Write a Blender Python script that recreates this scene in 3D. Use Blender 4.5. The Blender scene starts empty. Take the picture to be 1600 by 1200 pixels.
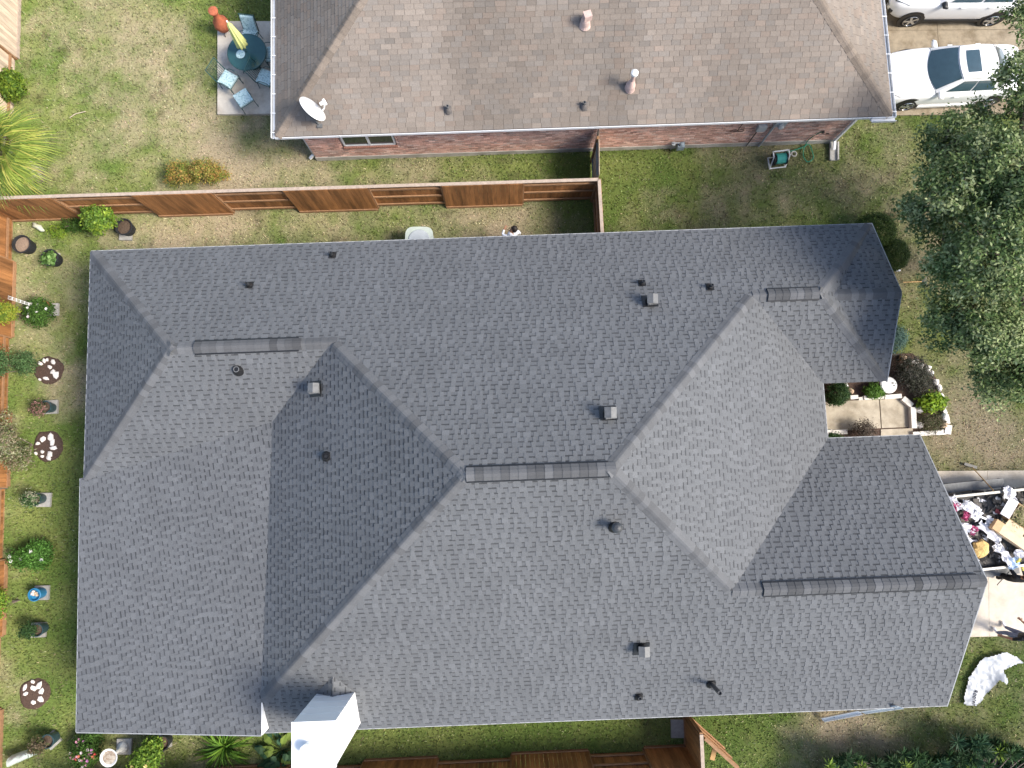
import bpy, math, random
import numpy as np
from mathutils import Vector, Matrix

random.seed(7)
RNG = np.random.default_rng(11)
PI = math.pi
SC = bpy.context.scene
COL = SC.collection

# ------------------------------------------------------------------ camera
CAM_H = 23.0                       # drone altitude over the lawn, metres
FPX = 1091.2                       # focal length in pixels of the 1600 px wide photograph
NADIR = (797.6, 720.3)             # pixel straight below the drone: a tilt of about six degrees
def _cam_rot():
    d = Vector(((NADIR[0]-800)/FPX, -(NADIR[1]-600)/FPX, -1.0)).normalized()
    return d.rotation_difference(Vector((0, 0, -1))).to_matrix()
RCAM = _cam_rot()
cam = bpy.data.cameras.new('camera')
cam.sensor_width = 36.0
cam.lens = FPX/1600*36.0
cam.clip_start = 0.1
cam.clip_end = 2000
cam_o = bpy.data.objects.new('camera', cam)
cam_o.matrix_world = Matrix.Translation((0, 0, CAM_H)) @ RCAM.to_4x4()
COL.objects.link(cam_o)
SC.camera = cam_o

# ------------------------------------------------------------------ sky, sun, exposure
SUN_EL, SUN_AZ = math.radians(46), math.radians(15)     # azimuth: degrees south of the picture's right
SUN_DIR = Vector((math.cos(SUN_EL)*math.cos(SUN_AZ), -math.cos(SUN_EL)*math.sin(SUN_AZ), math.sin(SUN_EL)))
world = bpy.data.worlds.new('World')
SC.world = world
world.use_nodes = True
nt = world.node_tree
bg = nt.nodes['Background']
sky = nt.nodes.new('ShaderNodeTexSky')
sky.sky_type = 'NISHITA'
sky.sun_disc = False
sky.sun_elevation = SUN_EL
sky.sun_rotation = math.atan2(SUN_DIR.x, SUN_DIR.y)
sky.dust_density = 2.0
nt.links.new(sky.outputs[0], bg.inputs[0])
bg.inputs[1].default_value = 0.15
sun = bpy.data.lights.new('sun', 'SUN')
sun.energy = 3.1
sun.angle = math.radians(20)
sun.color = (1.0, 0.93, 0.82)
sun_o = bpy.data.objects.new('sun', sun)
sun_o.rotation_euler = (-SUN_DIR).to_track_quat('-Z', 'Y').to_euler()
sun_o.location = (20, -10, 40)
COL.objects.link(sun_o)
SC.view_settings.view_transform = 'Standard'
SC.view_settings.look = 'None'
SC.view_settings.gamma = 1
SC.view_settings.exposure = 0.94
SC.cycles.max_bounces = 3
SC.cycles.diffuse_bounces = 2
SC.cycles.glossy_bounces = 2
SC.cycles.caustics_reflective = False
SC.cycles.caustics_refractive = False
SC.cycles.use_adaptive_sampling = True
SC.cycles.adaptive_threshold = .02

# ------------------------------------------------------------------ helpers: places
def ray(u, v):
    return RCAM @ Vector(((u-800)/FPX, -(v-600)/FPX, -1.0))
def P(u, v, z=0.0):
    """World point at height z that the photograph shows at pixel (u, v)."""
    d = ray(u, v)
    k = (z-CAM_H)/d.z
    return Vector((d.x*k, d.y*k, z))
def hit_plane(u, v, p0, n):
    d = ray(u, v)
    c = Vector((0, 0, CAM_H))
    k = (Vector(p0)-c).dot(n)/d.dot(n)
    return c + d*k

# ------------------------------------------------------------------ helpers: materials
def lin(*c):
    return tuple(((x/255)/12.92 if x/255 <= .04045 else ((x/255+.055)/1.055)**2.4) for x in c)
MATS = {}
def mat(name, col=(.5, .5, .5), rough=.8, var=.2, scale=6.0, bump=0.0, bscale=60.0, metal=0.0, spec=.3, attr=False,
        rand=0.0, stretch=None, col2=None, c2scale=2.0, c2lo=.45, c2hi=.65, diffr=0.0, trans=0.0, coat=0.0):
    """Procedural principled material. attr: colour comes from the mesh attribute 'col'; col2: second colour in large patches;
    rand: per-object brightness change."""
    if name in MATS: return MATS[name]
    m = bpy.data.materials.new(name); m.use_nodes = True
    t = m.node_tree; N, L = t.nodes, t.links
    b = N['Principled BSDF']
    b.inputs['Roughness'].default_value = rough
    b.inputs['Metallic'].default_value = metal
    b.inputs['Specular IOR Level'].default_value = spec
    b.inputs['Diffuse Roughness'].default_value = diffr
    if coat: b.inputs['Coat Weight'].default_value = coat
    geo = N.new('ShaderNodeNewGeometry')
    pos = geo.outputs['Position']
    if stretch:
        mp = N.new('ShaderNodeMapping'); mp.inputs['Scale'].default_value = stretch
        L.new(pos, mp.inputs[0]); pos = mp.outputs[0]
    if attr:
        a = N.new('ShaderNodeAttribute'); a.attribute_name = 'col'; base = a.outputs['Color']
    else:
        r = N.new('ShaderNodeRGB'); r.outputs[0].default_value = (*col, 1); base = r.outputs[0]
    if col2:
        n2 = N.new('ShaderNodeTexNoise'); n2.inputs['Scale'].default_value = c2scale; n2.inputs['Detail'].default_value = 5
        n2.inputs['Roughness'].default_value = .65
        L.new(pos, n2.inputs['Vector'])
        mr = N.new('ShaderNodeMapRange'); mr.inputs['From Min'].default_value = c2lo; mr.inputs['From Max'].default_value = c2hi
        L.new(n2.outputs['Fac'], mr.inputs['Value'])
        mx = N.new('ShaderNodeMix'); mx.data_type = 'RGBA'
        L.new(mr.outputs[0], mx.inputs['Factor']); L.new(base, mx.inputs[6]); mx.inputs[7].default_value = (*col2, 1)
        base = mx.outputs[2]
    if var:
        n1 = N.new('ShaderNodeTexNoise'); n1.inputs['Scale'].default_value = scale; n1.inputs['Detail'].default_value = 3
        n1.inputs['Roughness'].default_value = .7
        L.new(pos, n1.inputs['Vector'])
        mr = N.new('ShaderNodeMapRange')
        mr.inputs['From Min'].default_value = .25; mr.inputs['From Max'].default_value = .75
        mr.inputs['To Min'].default_value = 1-var; mr.inputs['To Max'].default_value = 1+var
        L.new(n1.outputs['Fac'], mr.inputs['Value'])
        fac = mr.outputs[0]
    else:
        vv_ = N.new('ShaderNodeValue'); vv_.outputs[0].default_value = 1; fac = vv_.outputs[0]
    if rand:
        oi = N.new('ShaderNodeObjectInfo')
        m2 = N.new('ShaderNodeMapRange'); m2.inputs['To Min'].default_value = 1-rand; m2.inputs['To Max'].default_value = 1+rand
        L.new(oi.outputs['Random'], m2.inputs['Value'])
        mm = N.new('ShaderNodeMath'); mm.operation = 'MULTIPLY'
        L.new(fac, mm.inputs[0]); L.new(m2.outputs[0], mm.inputs[1]); fac = mm.outputs[0]
    vm = N.new('ShaderNodeVectorMath'); vm.operation = 'SCALE'
    L.new(base, vm.inputs[0]); L.new(fac, vm.inputs['Scale'])
    L.new(vm.outputs[0], b.inputs['Base Color'])
    if bump:
        nb = N.new('ShaderNodeTexNoise'); nb.inputs['Scale'].default_value = bscale; nb.inputs['Detail'].default_value = 4
        L.new(pos, nb.inputs['Vector'])
        bp = N.new('ShaderNodeBump'); bp.inputs['Strength'].default_value = bump; bp.inputs['Distance'].default_value = .02
        L.new(nb.outputs['Fac'], bp.inputs['Height']); L.new(bp.outputs[0], b.inputs['Normal'])
    if trans:
        out = N['Material Output']
        tr = N.new('ShaderNodeBsdfTranslucent'); L.new(vm.outputs[0], tr.inputs['Color'])
        ms = N.new('ShaderNodeMixShader'); ms.inputs[0].default_value = trans
        L.new(b.outputs[0], ms.inputs[1]); L.new(tr.outputs[0], ms.inputs[2]); L.new(ms.outputs[0], out.inputs[0])
    MATS[name] = m
    return m

M_SHINGLE = mat('charcoal_shingle', rough=.9, var=.22, scale=45, attr=True, spec=.2)
M_CAP = mat('charcoal_cap', (.110, .113, .119), rough=.9, var=.15, scale=40, rand=.2, spec=.2)
M_VCAP = mat('vent_cap_shingle', (.092, .094, .099), rough=.9, var=.15, scale=40, rand=.33, spec=.2)
M_DECK = mat('roof_deck', (.07, .072, .078), rough=.9)
M_BROWN = mat('brown_shingle', rough=.92, var=.16, scale=30, attr=True, spec=.2)
M_BROWNCAP = mat('brown_cap', (.20, .165, .135), rough=.9, var=.2, scale=30, rand=.18, bump=.4, bscale=200, spec=.2)
M_BLACKPL = mat('black_plastic', (.012, .012, .013), rough=.45, var=.2, spec=.5)
M_VENTMETAL = mat('painted_vent_metal', (.05, .053, .057), rough=.35, var=.15, metal=.3, spec=.5)
M_GALV = mat('galvanised_metal', (.13, .133, .135), rough=.55, var=.25, metal=.1)
M_WHITE = mat('white_paint', (.78, .78, .76), rough=.5, var=.06, scale=3)
M_GUTTER = mat('white_gutter_metal', (.74, .75, .76), rough=.35, var=.08, scale=2, spec=.5)
M_CHIM = mat('white_chimney_siding', (.82, .82, .81), rough=.5, var=.03, scale=1.5)
M_PINKVENT = mat('dusty_pink_vent', (.55, .40, .35), rough=.6, var=.2, scale=10)
M_BRICK = mat('red_brick', rough=.9, var=.25, scale=25, attr=True, bump=.4, bscale=120, spec=.2)
M_MORTAR = mat('mortar', (.58, .51, .47), rough=.95, var=.2, scale=20)
M_FOUND = mat('foundation_concrete', (.48, .46, .42), rough=.9, var=.25, scale=6, col2=(.3, .29, .25), c2scale=3)
M_CONC = mat('old_concrete', (.42, .37, .29), rough=.9, var=.16, scale=5, col2=(.27, .23, .17), c2scale=1.3, bump=.3, bscale=90)
M_DRIVE = mat('driveway_concrete', (.56, .50, .42), rough=.9, var=.12, scale=4, col2=(.46, .40, .32), c2scale=1.1, bump=.3, bscale=90)
M_NDRIVE = mat('stained_driveway_concrete', (.30, .25, .18), rough=.9, var=.2, scale=5, col2=(.19, .15, .10), c2scale=1.5, bump=.3, bscale=90)
M_PATIO = mat('patio_concrete', (.58, .53, .45), rough=.9, var=.12, scale=6, col2=(.43, .37, .30), c2scale=1.2, bump=.3, bscale=90)
M_PAVER = mat('paver_concrete', (.38, .37, .34), rough=.9, var=.2, scale=10, rand=.15, bump=.3, bscale=80)
M_FENCE = mat('stained_cedar', (.33, .15, .055), rough=.75, var=.35, scale=9, stretch=(1, 1, .12), rand=.22, col2=(.17, .078, .03), c2scale=2.2, bump=.3, bscale=60)
M_RAIL = mat('fence_rail_wood', (.30, .17, .09), rough=.8, var=.25, scale=8, rand=.1)
M_FTOP = mat('weathered_fence_cap', (.38, .305, .245), rough=.85, var=.22, scale=10)
M_FOLD = mat('bleached_fence_board', (.50, .40, .30), rough=.85, var=.3, scale=9, stretch=(1, 1, .12), rand=.2, bump=.2)
M_GLASS = mat('dark_glass', (.04, .075, .095), rough=.06, var=.1, spec=.8)
M_WGLASS = mat('window_glass', (.03, .04, .05), rough=.12, var=.2, spec=.8)
M_CARPAINT = mat('white_car_paint', (.78, .78, .77), rough=.28, var=.02, spec=.5, coat=.6)
M_TYRE = mat('tyre_rubber', (.02, .02, .021), rough=.8, var=.2)
M_RIM = mat('alloy_rim', (.55, .56, .58), rough=.25, metal=.85, var=.1)
M_TERRA = mat('terracotta', (.40, .12, .06), rough=.75, var=.25, scale=12)
M_TEAL = mat('teal_glazed_pot', (.035, .07, .08), rough=.4, var=.3, scale=14, spec=.5)
M_BLUE = mat('blue_bucket_plastic', (.03, .19, .36), rough=.45, var=.12)
M_BLACKPOT = mat('black_nursery_pot', (.025, .027, .03), rough=.6, var=.25)
M_SOIL = mat('potting_soil', (.10, .07, .05), rough=1, var=.45, scale=40, bump=.8, bscale=60)
M_MULCH = mat('bark_mulch', (.085, .055, .042), rough=1, var=.5, scale=30, bump=.9, bscale=45)
M_ROCK = mat('white_limestone', (.74, .70, .66), rough=.85, var=.15, scale=12, rand=.1, bump=.4, bscale=30)
M_TANROCK = mat('tan_fieldstone', (.50, .37, .25), rough=.85, var=.25, scale=12, bump=.4, bscale=30)
M_EDGE = mat('cast_stone_edging', (.66, .63, .58), rough=.85, var=.15, scale=8, rand=.1, bump=.3, bscale=50)
M_BARK = mat('tree_bark', (.16, .13, .105), rough=.95, var=.35, scale=20, bump=.6, bscale=30)
M_LEAF = mat('leaf', rough=.55, var=0, attr=True, spec=.15, trans=.25)
M_BLADE = mat('grass_blade', rough=.7, var=0, attr=True, spec=.2, trans=.2)
M_PETAL = mat('petal', rough=.6, var=0, attr=True, trans=.2)
M_METALGREY = mat('trailer_grey_metal', (.12, .125, .13), rough=.55, var=.3, scale=8, metal=.1)
M_RAILPALE = mat('trailer_worn_rail', (.34, .33, .31), rough=.5, var=.3, scale=10, metal=.3)
M_CARDB = mat('cardboard', (.50, .34, .19), rough=.85, var=.15, scale=6)
M_PAPER = mat('white_wrapper', (.74, .74, .77), rough=.6, var=.1, scale=6, rand=.08)
M_PLY = mat('pale_plank_box', (.66, .50, .33), rough=.8, var=.12, scale=6)
M_FOAM = mat('yellow_insulation', (.58, .40, .16), rough=1, var=.35, scale=18, bump=1, bscale=30)
M_TARP = mat('white_plastic_tarp', (.32, .345, .375), rough=.5, var=.05, scale=4, spec=.5)
M_INK = mat('dark_print', (.03, .03, .05), rough=.7)
M_DARKTORN = mat('torn_shingle', rough=.95, var=.3, scale=20, attr=True)
M_SKIN = mat('body_colours', rough=.75, var=.12, scale=30, attr=True, spec=.3)
M_HAIR = mat('dark_hair', (.02, .015, .012), rough=.6, var=.3, scale=60)
M_CUSH = mat('patterned_cushion', (.52, .68, .69), rough=.9, var=.1, scale=10, col2=(.22, .38, .40), c2scale=18, c2lo=.52, c2hi=.6)
M_GREENMETAL = mat('dark_green_metal', (.03, .085, .085), rough=.4, var=.15, spec=.5)
M_TABLE = mat('green_table_glass', (.035, .10, .105), rough=.15, var=.12, scale=5, spec=.6)
M_UMB = mat('lime_umbrella_fabric', (.66, .70, .27), rough=.85, var=.08, scale=8)
M_HOSE = mat('green_hose', (.02, .22, .14), rough=.5, var=.1)
M_AQUA = mat('aqua_hose', (.10, .50, .40), rough=.5, var=.1)
M_METER = mat('meter_grey', (.38, .41, .43), rough=.5, var=.12)
M_BIN = mat('pale_green_cover', (.42, .47, .42), rough=.6, var=.08)
M_STRAW = mat('straw', rough=.9, var=.2, attr=True)
M_WOODHANDLE = mat('wood_handle', (.42, .26, .11), rough=.7, var=.2)
M_CLEAR = mat('hazy_plastic', (.48, .55, .50), rough=.3, var=.2, scale=14, spec=.5)

# ------------------------------------------------------------------ helpers: geometry
class MB:
    def __init__(s): s.v, s.f, s.c = [], [], []
    def add(s, vs, fs, col=(.5, .5, .5)):
        n = len(s.v); s.v += [tuple(p) for p in vs]
        s.f += [tuple(i+n for i in f) for f in fs]; s.c += [col]*len(fs)
        return s
    def obox(s, o, ax, ay, az, col=(.5, .5, .5)):
        """box from a corner and three edge vectors"""
        o, ax, ay, az = Vector(o), Vector(ax), Vector(ay), Vector(az)
        vs = [o, o+ax, o+ax+ay, o+ay, o+az, o+ax+az, o+ax+ay+az, o+ay+az]
        return s.add(vs, [(0, 3, 2, 1), (4, 5, 6, 7), (0, 1, 5, 4), (1, 2, 6, 5), (2, 3, 7, 6), (3, 0, 4, 7)], col)
    def box(s, c, size, rz=0.0, col=(.5, .5, .5)):
        ca, sa = math.cos(rz), math.sin(rz)
        ax, ay, az = Vector((ca, sa, 0))*size[0], Vector((-sa, ca, 0))*size[1], Vector((0, 0, size[2]))
        return s.obox(Vector(c)-ax/2-ay/2-az/2, ax, ay, az, col)
    def beam(s, a, b, w, h, up=(0, 0, 1), col=(.5, .5, .5)):
        a, b = Vector(a), Vector(b); d = b-a
        sd = d.cross(Vector(up)).normalized()*w; u = sd.cross(d).normalized()*h
        return s.obox(a-sd/2-u/2, d, sd, u, col)
    def prism(s, poly, ext, col=(.5, .5, .5)):
        n = len(poly); e = Vector(ext)
        vs = [Vector(p) for p in poly]+[Vector(p)+e for p in poly]
        fs = [tuple(range(n))[::-1], tuple(range(n, 2*n))]+[(i, (i+1) % n, n+(i+1) % n, n+i) for i in range(n)]
        return s.add(vs, fs, col)
    def tube(s, pts, radii, n=8, col=(.5, .5, .5), cap=True):
        pts = [Vector(p) for p in pts]
        if not hasattr(radii, '__len__'): radii = [radii]*len(pts)
        vs, fs = [], []
        ref = Vector((0, 0, 1))
        for i, p in enumerate(pts):
            d = (pts[min(i+1, len(pts)-1)]-pts[max(i-1, 0)]).normalized()
            r = ref if abs(d.z) < .95 else Vector((1, 0, 0))
            x = d.cross(r).normalized(); y = d.cross(x)
            for k in range(n):
                a = 2*PI*k/n
                vs.append(p+(x*math.cos(a)+y*math.sin(a))*radii[i])
        m = len(pts)
        for i in range(m-1):
            for k in range(n):
                fs.append((i*n+k, i*n+(k+1) % n, (i+1)*n+(k+1) % n, (i+1)*n+k))
        if cap: fs += [tuple(range(n))[::-1], tuple(range((m-1)*n, m*n))]
        return s.add(vs, fs, col)
    def lathe(s, prof, c=(0, 0, 0), n=20, col=(.5, .5, .5), axis='z', cap=True):
        vs, fs = [], []
        for r, z in prof:
            for k in range(n):
                a = 2*PI*k/n
                q = (r*math.cos(a), r*math.sin(a), z)
                if axis == 'y': q = (q[0], q[2], q[1])
                vs.append(Vector(q)+Vector(c))
        m = len(prof)
        for i in range(m-1):
            for k in range(n): fs.append((i*n+k, i*n+(k+1) % n, (i+1)*n+(k+1) % n, (i+1)*n+k))
        if cap: fs += [tuple(range(n))[::-1], tuple(range((m-1)*n, m*n))]
        return s.add(vs, fs, col)
    def grid(s, fn, nu, nv, col=(.5, .5, .5), thick=None):
        vs = [Vector(fn(i/nu, j/nv)) for j in range(nv+1) for i in range(nu+1)]
        fs = [(j*(nu+1)+i, j*(nu+1)+i+1, (j+1)*(nu+1)+i+1, (j+1)*(nu+1)+i) for j in range(nv) for i in range(nu)]
        if thick is not None:
            n = len(vs); t = Vector(thick)
            vs += [p+t for p in vs]; fs += [tuple(i+n for i in f)[::-1] for f in fs]
            rim = [i for i in range(nu+1)]+[j*(nu+1)+nu for j in range(1, nv+1)]+[nv*(nu+1)+i for i in range(nu-1, -1, -1)]+[j*(nu+1) for j in range(nv-1, 0, -1)]
            fs += [(rim[(k+1) % len(rim)], rim[k], rim[k]+n, rim[(k+1) % len(rim)]+n) for k in range(len(rim))]
        return s.add(vs, fs, col)
    def rock(s, c, r, seed=0, col=(.5, .5, .5), n=8, flat=.6):
        rr = random.Random(seed)
        vs, fs = [], []; m = 5
        ph = [rr.uniform(.7, 1.25) for _ in range(n)]
        for i in range(m):
            t = i/(m-1); zr = math.sin(PI*(.08+.84*t)) ; z = -math.cos(PI*(.08+.84*t))
            for k in range(n):
                a = 2*PI*k/n; q = ph[k]*rr.uniform(.88, 1.1)
                vs.append(Vector(c)+Vector((math.cos(a)*zr*r[0]*q, math.sin(a)*zr*r[1]*q, z*r[2])))
        for i in range(m-1):
            for k in range(n): fs.append((i*n+k, i*n+(k+1) % n, (i+1)*n+(k+1) % n, (i+1)*n+k))
        fs += [tuple(range(n))[::-1], tuple(range((m-1)*n, m*n))]
        return s.add(vs, fs, col)

WM = {}
def _link(name, me, parent, loc, world):
    o = bpy.data.objects.new(name, me); COL.objects.link(o)
    o.location = loc
    if parent is not None:
        o.parent = parent
        if world: o.matrix_parent_inverse = WM[parent.name].inverted(); WM[o.name] = Matrix.Translation(loc)
        else: WM[o.name] = WM[parent.name] @ Matrix.Translation(loc)
    else:
        WM[o.name] = Matrix.Translation(loc)
    return o
def mesh_of(name, mb, material):
    me = bpy.data.meshes.new(name)
    me.from_pydata(mb.v, [], mb.f)
    a = me.attributes.new('col', 'FLOAT_COLOR', 'FACE')
    c = np.ones((len(mb.f), 4), np.float32); c[:, :3] = np.array(mb.c, np.float32).reshape(-1, 3)
    a.data.foreach_set('color', c.ravel())
    me.materials.append(material)
    return me
def obj(name, mb, material, parent=None, world=True, smooth=False, loc=None):
    if parent is None and loc is None:
        vv = np.array(mb.v); lo, hi = vv.min(0), vv.max(0)
        loc = Vector(((lo[0]+hi[0])/2, (lo[1]+hi[1])/2, lo[2]))
        mb.v = [tuple(p) for p in (vv-np.array(loc))]
    me = mesh_of(name, mb, material)
    if smooth: me.polygons.foreach_set('use_smooth', [True]*len(me.polygons))
    return _link(name, me, parent, loc or Vector((0, 0, 0)), world)
def tag(o, label=None, cat=None, group=None, kind=None):
    if label: o['label'] = label
    if cat: o['category'] = cat
    if group: o['group'] = group
    if kind: o['kind'] = kind
    return o
def thing(name, label, cat, loc=(0, 0, 0), rz=0.0, group=None):
    o = bpy.data.objects.new(name, None); COL.objects.link(o)
    o.empty_display_size = .2
    o.location = loc; o.rotation_euler = (0, 0, rz)
    WM[o.name] = Matrix.Translation(loc) @ Matrix.Rotation(rz, 4, 'Z')
    return tag(o, label, cat, group)
def npmesh(name, V, F, C, material, parent=None, world=True, loc=(0, 0, 0), dom='FACE'):
    """V (n,3), F (m,k) faces, C (m,3) colours"""
    me = bpy.data.meshes.new(name)
    k = F.shape[1]; m = len(F)
    me.vertices.add(len(V)); me.vertices.foreach_set('co', np.ascontiguousarray(V, np.float32).ravel())
    me.loops.add(m*k); me.loops.foreach_set('vertex_index', np.ascontiguousarray(F, np.int32).ravel())
    me.polygons.add(m)
    me.polygons.foreach_set('loop_start', np.arange(0, m*k, k, dtype=np.int32))
    me.update(calc_edges=True)
    a = me.attributes.new('col', 'FLOAT_COLOR', dom)
    c = np.ones((len(C), 4), np.float32); c[:, :3] = C
    a.data.foreach_set('color', c.ravel())
    me.materials.append(material)
    return _link(name, me, parent, Vector(loc), world)

# value noise for lawn patches and stains
_LAT = np.random.default_rng(5).random((256, 256))
def vnoise(x, y, s):
    x = np.asarray(x)*s+100.3; y = np.asarray(y)*s+77.7
    i, j = np.floor(x).astype(int), np.floor(y).astype(int)
    fx, fy = x-i, y-j; fx = fx*fx*(3-2*fx); fy = fy*fy*(3-2*fy)
    g = lambda a, b: _LAT[a % 256, b % 256]
    return (g(i, j)*(1-fx)+g(i+1, j)*fx)*(1-fy)+(g(i, j+1)*(1-fx)+g(i+1, j+1)*fx)*fy
def fbm(x, y, s): return (vnoise(x, y, s)+.5*vnoise(x, y, s*2.1)+.25*vnoise(x, y, s*4.3)+.125*vnoise(x, y, s*8.7))/1.875
#MARK_GROUND
# ------------------------------------------------------------------ house geometry (house frame, metres)
TH = 0.037
def hw(x, y, z=0.0): return Vector((math.cos(TH)*x-math.sin(TH)*y, math.sin(TH)*x+math.cos(TH)*y, z))
def wh(p): return Vector((math.cos(TH)*p.x+math.sin(TH)*p.y, -math.sin(TH)*p.x+math.cos(TH)*p.y, p.z))
EX, EY, EZ = hw(1, 0), hw(0, 1), Vector((0, 0, 1))
ZE, PT = 2.74, 0.603
XW, YN, XB, YS, XG, YG, XE, YC, YA, XS = -12.25, 6.66, 11.08, -7.20, 11.88, .30, 9.20, -.09, 1.92, -7.98
D_, W_, N_, G_ = (YN-YS)/2, (YN-YC)/2, (YN-YA)/2, (YG-YS)/2
zz = lambda r: ZE+PT*r
pA, pB = (XW, YN, ZE), (XB, YN, ZE)
pC, pD = (-7.62, YS, ZE), (XG, YS, ZE)
pE, pF = (XG, (YG+YS)/2, zz(G_)), (XG, YG, ZE)
pG, pH = (XE-D_, (YN+YS)/2, zz(D_)), (XS+D_, (YN+YS)/2, zz(D_))
pI, pJ = (XW+W_, (YN+YC)/2, zz(W_)), (XS+W_, (YN+YC)/2, zz(W_))
pK = (XW, YC, ZE)
pL, pM = (XE-N_, (YN+YA)/2, zz(N_)), (XB-N_, (YN+YA)/2, zz(N_))
pN, pO, pP = (XE, YA, ZE), (XE, YG, ZE), (XB, YA, ZE)
pQ = (XE-G_, (YG+YS)/2, zz(G_))
T1, T2 = 1.03, 1.43
pR, pU = (XS+T1, YS+T1, zz(T1)), (XS+T2, YC+T2, zz(T2))
def plane3(a, b, c):
    a, b, c = Vector(a), Vector(b), Vector(c); n = (b-a).cross(c-a)
    if n.z < 0: n = -n
    return lambda x, y: a.z-(n.x*(x-a.x)+n.y*(y-a.y))/n.z
zlow = plane3(pR, pU, pK)
XL = XW-.12
YL = -7.06
pS, pT = (XL, YL, zlow(XL, YL)), (XL, YC+.05, zlow(XL, YC+.05))
pRL = (pR[0], YL, zlow(pR[0], YL))
ZGAB = 3.85
pV = (XB-(ZGAB-ZE)/PT, (YN+YA)/2, ZGAB)
pX = (11.12, (YN+YA)/2, ZGAB)

# ------------------------------------------------------------------ ground and lawn
def rect_mask(x, y, pts):
    inside = np.ones(x.shape, bool); n = len(pts)
    area = sum(pts[i][0]*pts[(i+1) % n][1]-pts[(i+1) % n][0]*pts[i][1] for i in range(n))
    for i in range(n):
        a, b = pts[i], pts[(i+1) % n]
        s = (b[0]-a[0])*(y-a[1])-(b[1]-a[1])*(x-a[0])
        inside &= (s > 0) if area > 0 else (s < 0)
    return inside
DRY = [(235, 60, 1.6, .5), (420, 250, 2.0, .6), (650, 350, 3.0, .45), (330, 352, 2.0, .35), (250, 352, 1.5, .3), (760, 350, 2.2, .45), (1010, 340, 1.6, .4), (1120, 280, 2.6, .22),
       (1230, 300, 2.5, .15), (1420, 330, 2.5, .12), (1540, 690, 2.2, .65), (1480, 640, 1.5, .4), (1240, 1140, 1.3, .5), (1330, 1130, 1.2, .4), (1480, 1130, 2.0, .22), (1560, 1110, 2.0, .2), (90, 440, 1.4, .45),
       (110, 620, .9, .35), (50, 530, 1.2, .3), (20, 1100, 1.2, .45), (1440, 240, 1.5, .3), (330, 230, 1.6, .35), (640, 258, .8, .35), (190, 20, 1.5, .35), (600, 285, 2, .2), (1130, 245, 1.2, .2)]
LUSH = [(700, 262, 2.2, .5), (830, 262, 1.5, .4), (560, 262, 1.6, .4), (1000, 275, 1.4, .5), (960, 250, 1.2, .35), (620, 1155, 3.0, .6), (900, 1150, 2.2, .5), (750, 1150, 2.5, .5), (60, 840, 1.4, .4), (120, 740, 1.0, .35),
        (70, 1010, 1.4, .4), (1580, 1050, 1.2, .15), (1180, 1170, 1.6, .45), (40, 620, .8, .3), (300, 40, 1.4, .3), (390, 15, .8, .5), (390, 215, .8, .4), (100, 1120, 1.2, .4), (1060, 265, 1.0, .3),
        (130, 520, .9, .4), (125, 800, 1.0, .4), (120, 900, 1.1, .4), (1120, 1130, 1.0, .4), (60, 700, 1.2, .25), (900, 340, 1.0, .4)]
def dryness(x, y):
    d = (fbm(x, y, .55)-.5)*1.3+.18+(fbm(x+40, y, 2.2)-.5)*.8+(fbm(x, y+70, 5.5)-.5)*.5
    for lst, s in ((DRY, 1), (LUSH, -1)):
        for u, v, r, w in lst:
            c = P(u, v)
            d = d+s*w*np.exp(-((x-c.x)**2+(y-c.y)**2)/(r*r)*.9)
    return np.clip(d, 0, 1)
GREEN, GREEN2, TAN, SOILC = np.array((.135, .20, .048)), np.array((.22, .26, .078)), np.array((.42, .35, .235)), np.array((.10, .075, .05))
def lawn_col(x, y):
    d = dryness(x, y)
    g = fbm(x-30, y+12, 1.1)
    green = GREEN+(GREEN2-GREEN)*np.clip((g-.3)*2.2, 0, 1)[..., None]
    c = green*(1-d[..., None])+TAN*d[..., None]
    s = np.clip((fbm(x+9, y-50, 1.7)-.70)*4, 0, .5)[..., None]
    return c*(1-s)+SOILC*s, d

gx = np.concatenate(([-400, -120, -50, -30], np.arange(-21, 21.01, .14), [30, 50, 120, 400]))
gy = np.concatenate(([-400, -120, -50, -25], np.arange(-13, 19.01, .14), [30, 50, 120, 400]))
X, Y = np.meshgrid(gx, gy)
Zg = (fbm(X, Y, .8)-.5)*.05*(np.abs(X) < 21)
Zg -= Zg.max()+.01
V = np.stack([X, Y, Zg], -1).reshape(-1, 3)
nx = len(gx); ny = len(gy)
ii = (np.arange(ny-1)[:, None]*nx+np.arange(nx-1)).ravel()
F = np.stack([ii, ii+1, ii+nx+1, ii+nx], -1)
C, _d = lawn_col(V[:, 0], V[:, 1])
ground = npmesh('ground', V, F, C*.8, mat('lawn_soil', rough=1, var=.45, scale=38, attr=True, bump=.8, bscale=60, spec=.1, diffr=1), dom='POINT')
tag(ground, kind='structure')

# footprints that carry no grass (world xy)
HOUSE_FP = [hw(XW+.45, YN-.45), hw(XB-.4, YN-.45), hw(XB-.4, YA+.4), hw(XE-.4, YA+.4), hw(XE-.4, YG-.4), hw(XG-.4, YG-.4), hw(XG-.4, YS+.45), hw(pR[0], YS+.45), hw(pR[0], YS+.45), hw(XL+.4, YL+.4)]
NB_A, NB_B = P(430, 214, 2.75), P(1394, 181, 2.75)
NE_ = (NB_B-NB_A).normalized(); NN_ = Vector((-NE_.y, NE_.x, 0))
NBW, NBD, NBP = (NB_B-NB_A).length, 11.6, .62
def nb(x, y, z=0.0): return NB_A*1.0+NE_*x+NN_*y+Vector((0, 0, z-2.75))
NOV_S = (P(496, 250)-Vector((NB_A.x, NB_A.y, 0))).dot(NN_)
NOV_W = (P(496, 250)-Vector((NB_A.x, NB_A.y, 0))).dot(NE_)
NOV_E = (Vector((NB_B.x, NB_B.y, 0))-P(1299, 222)).dot(NE_)
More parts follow.
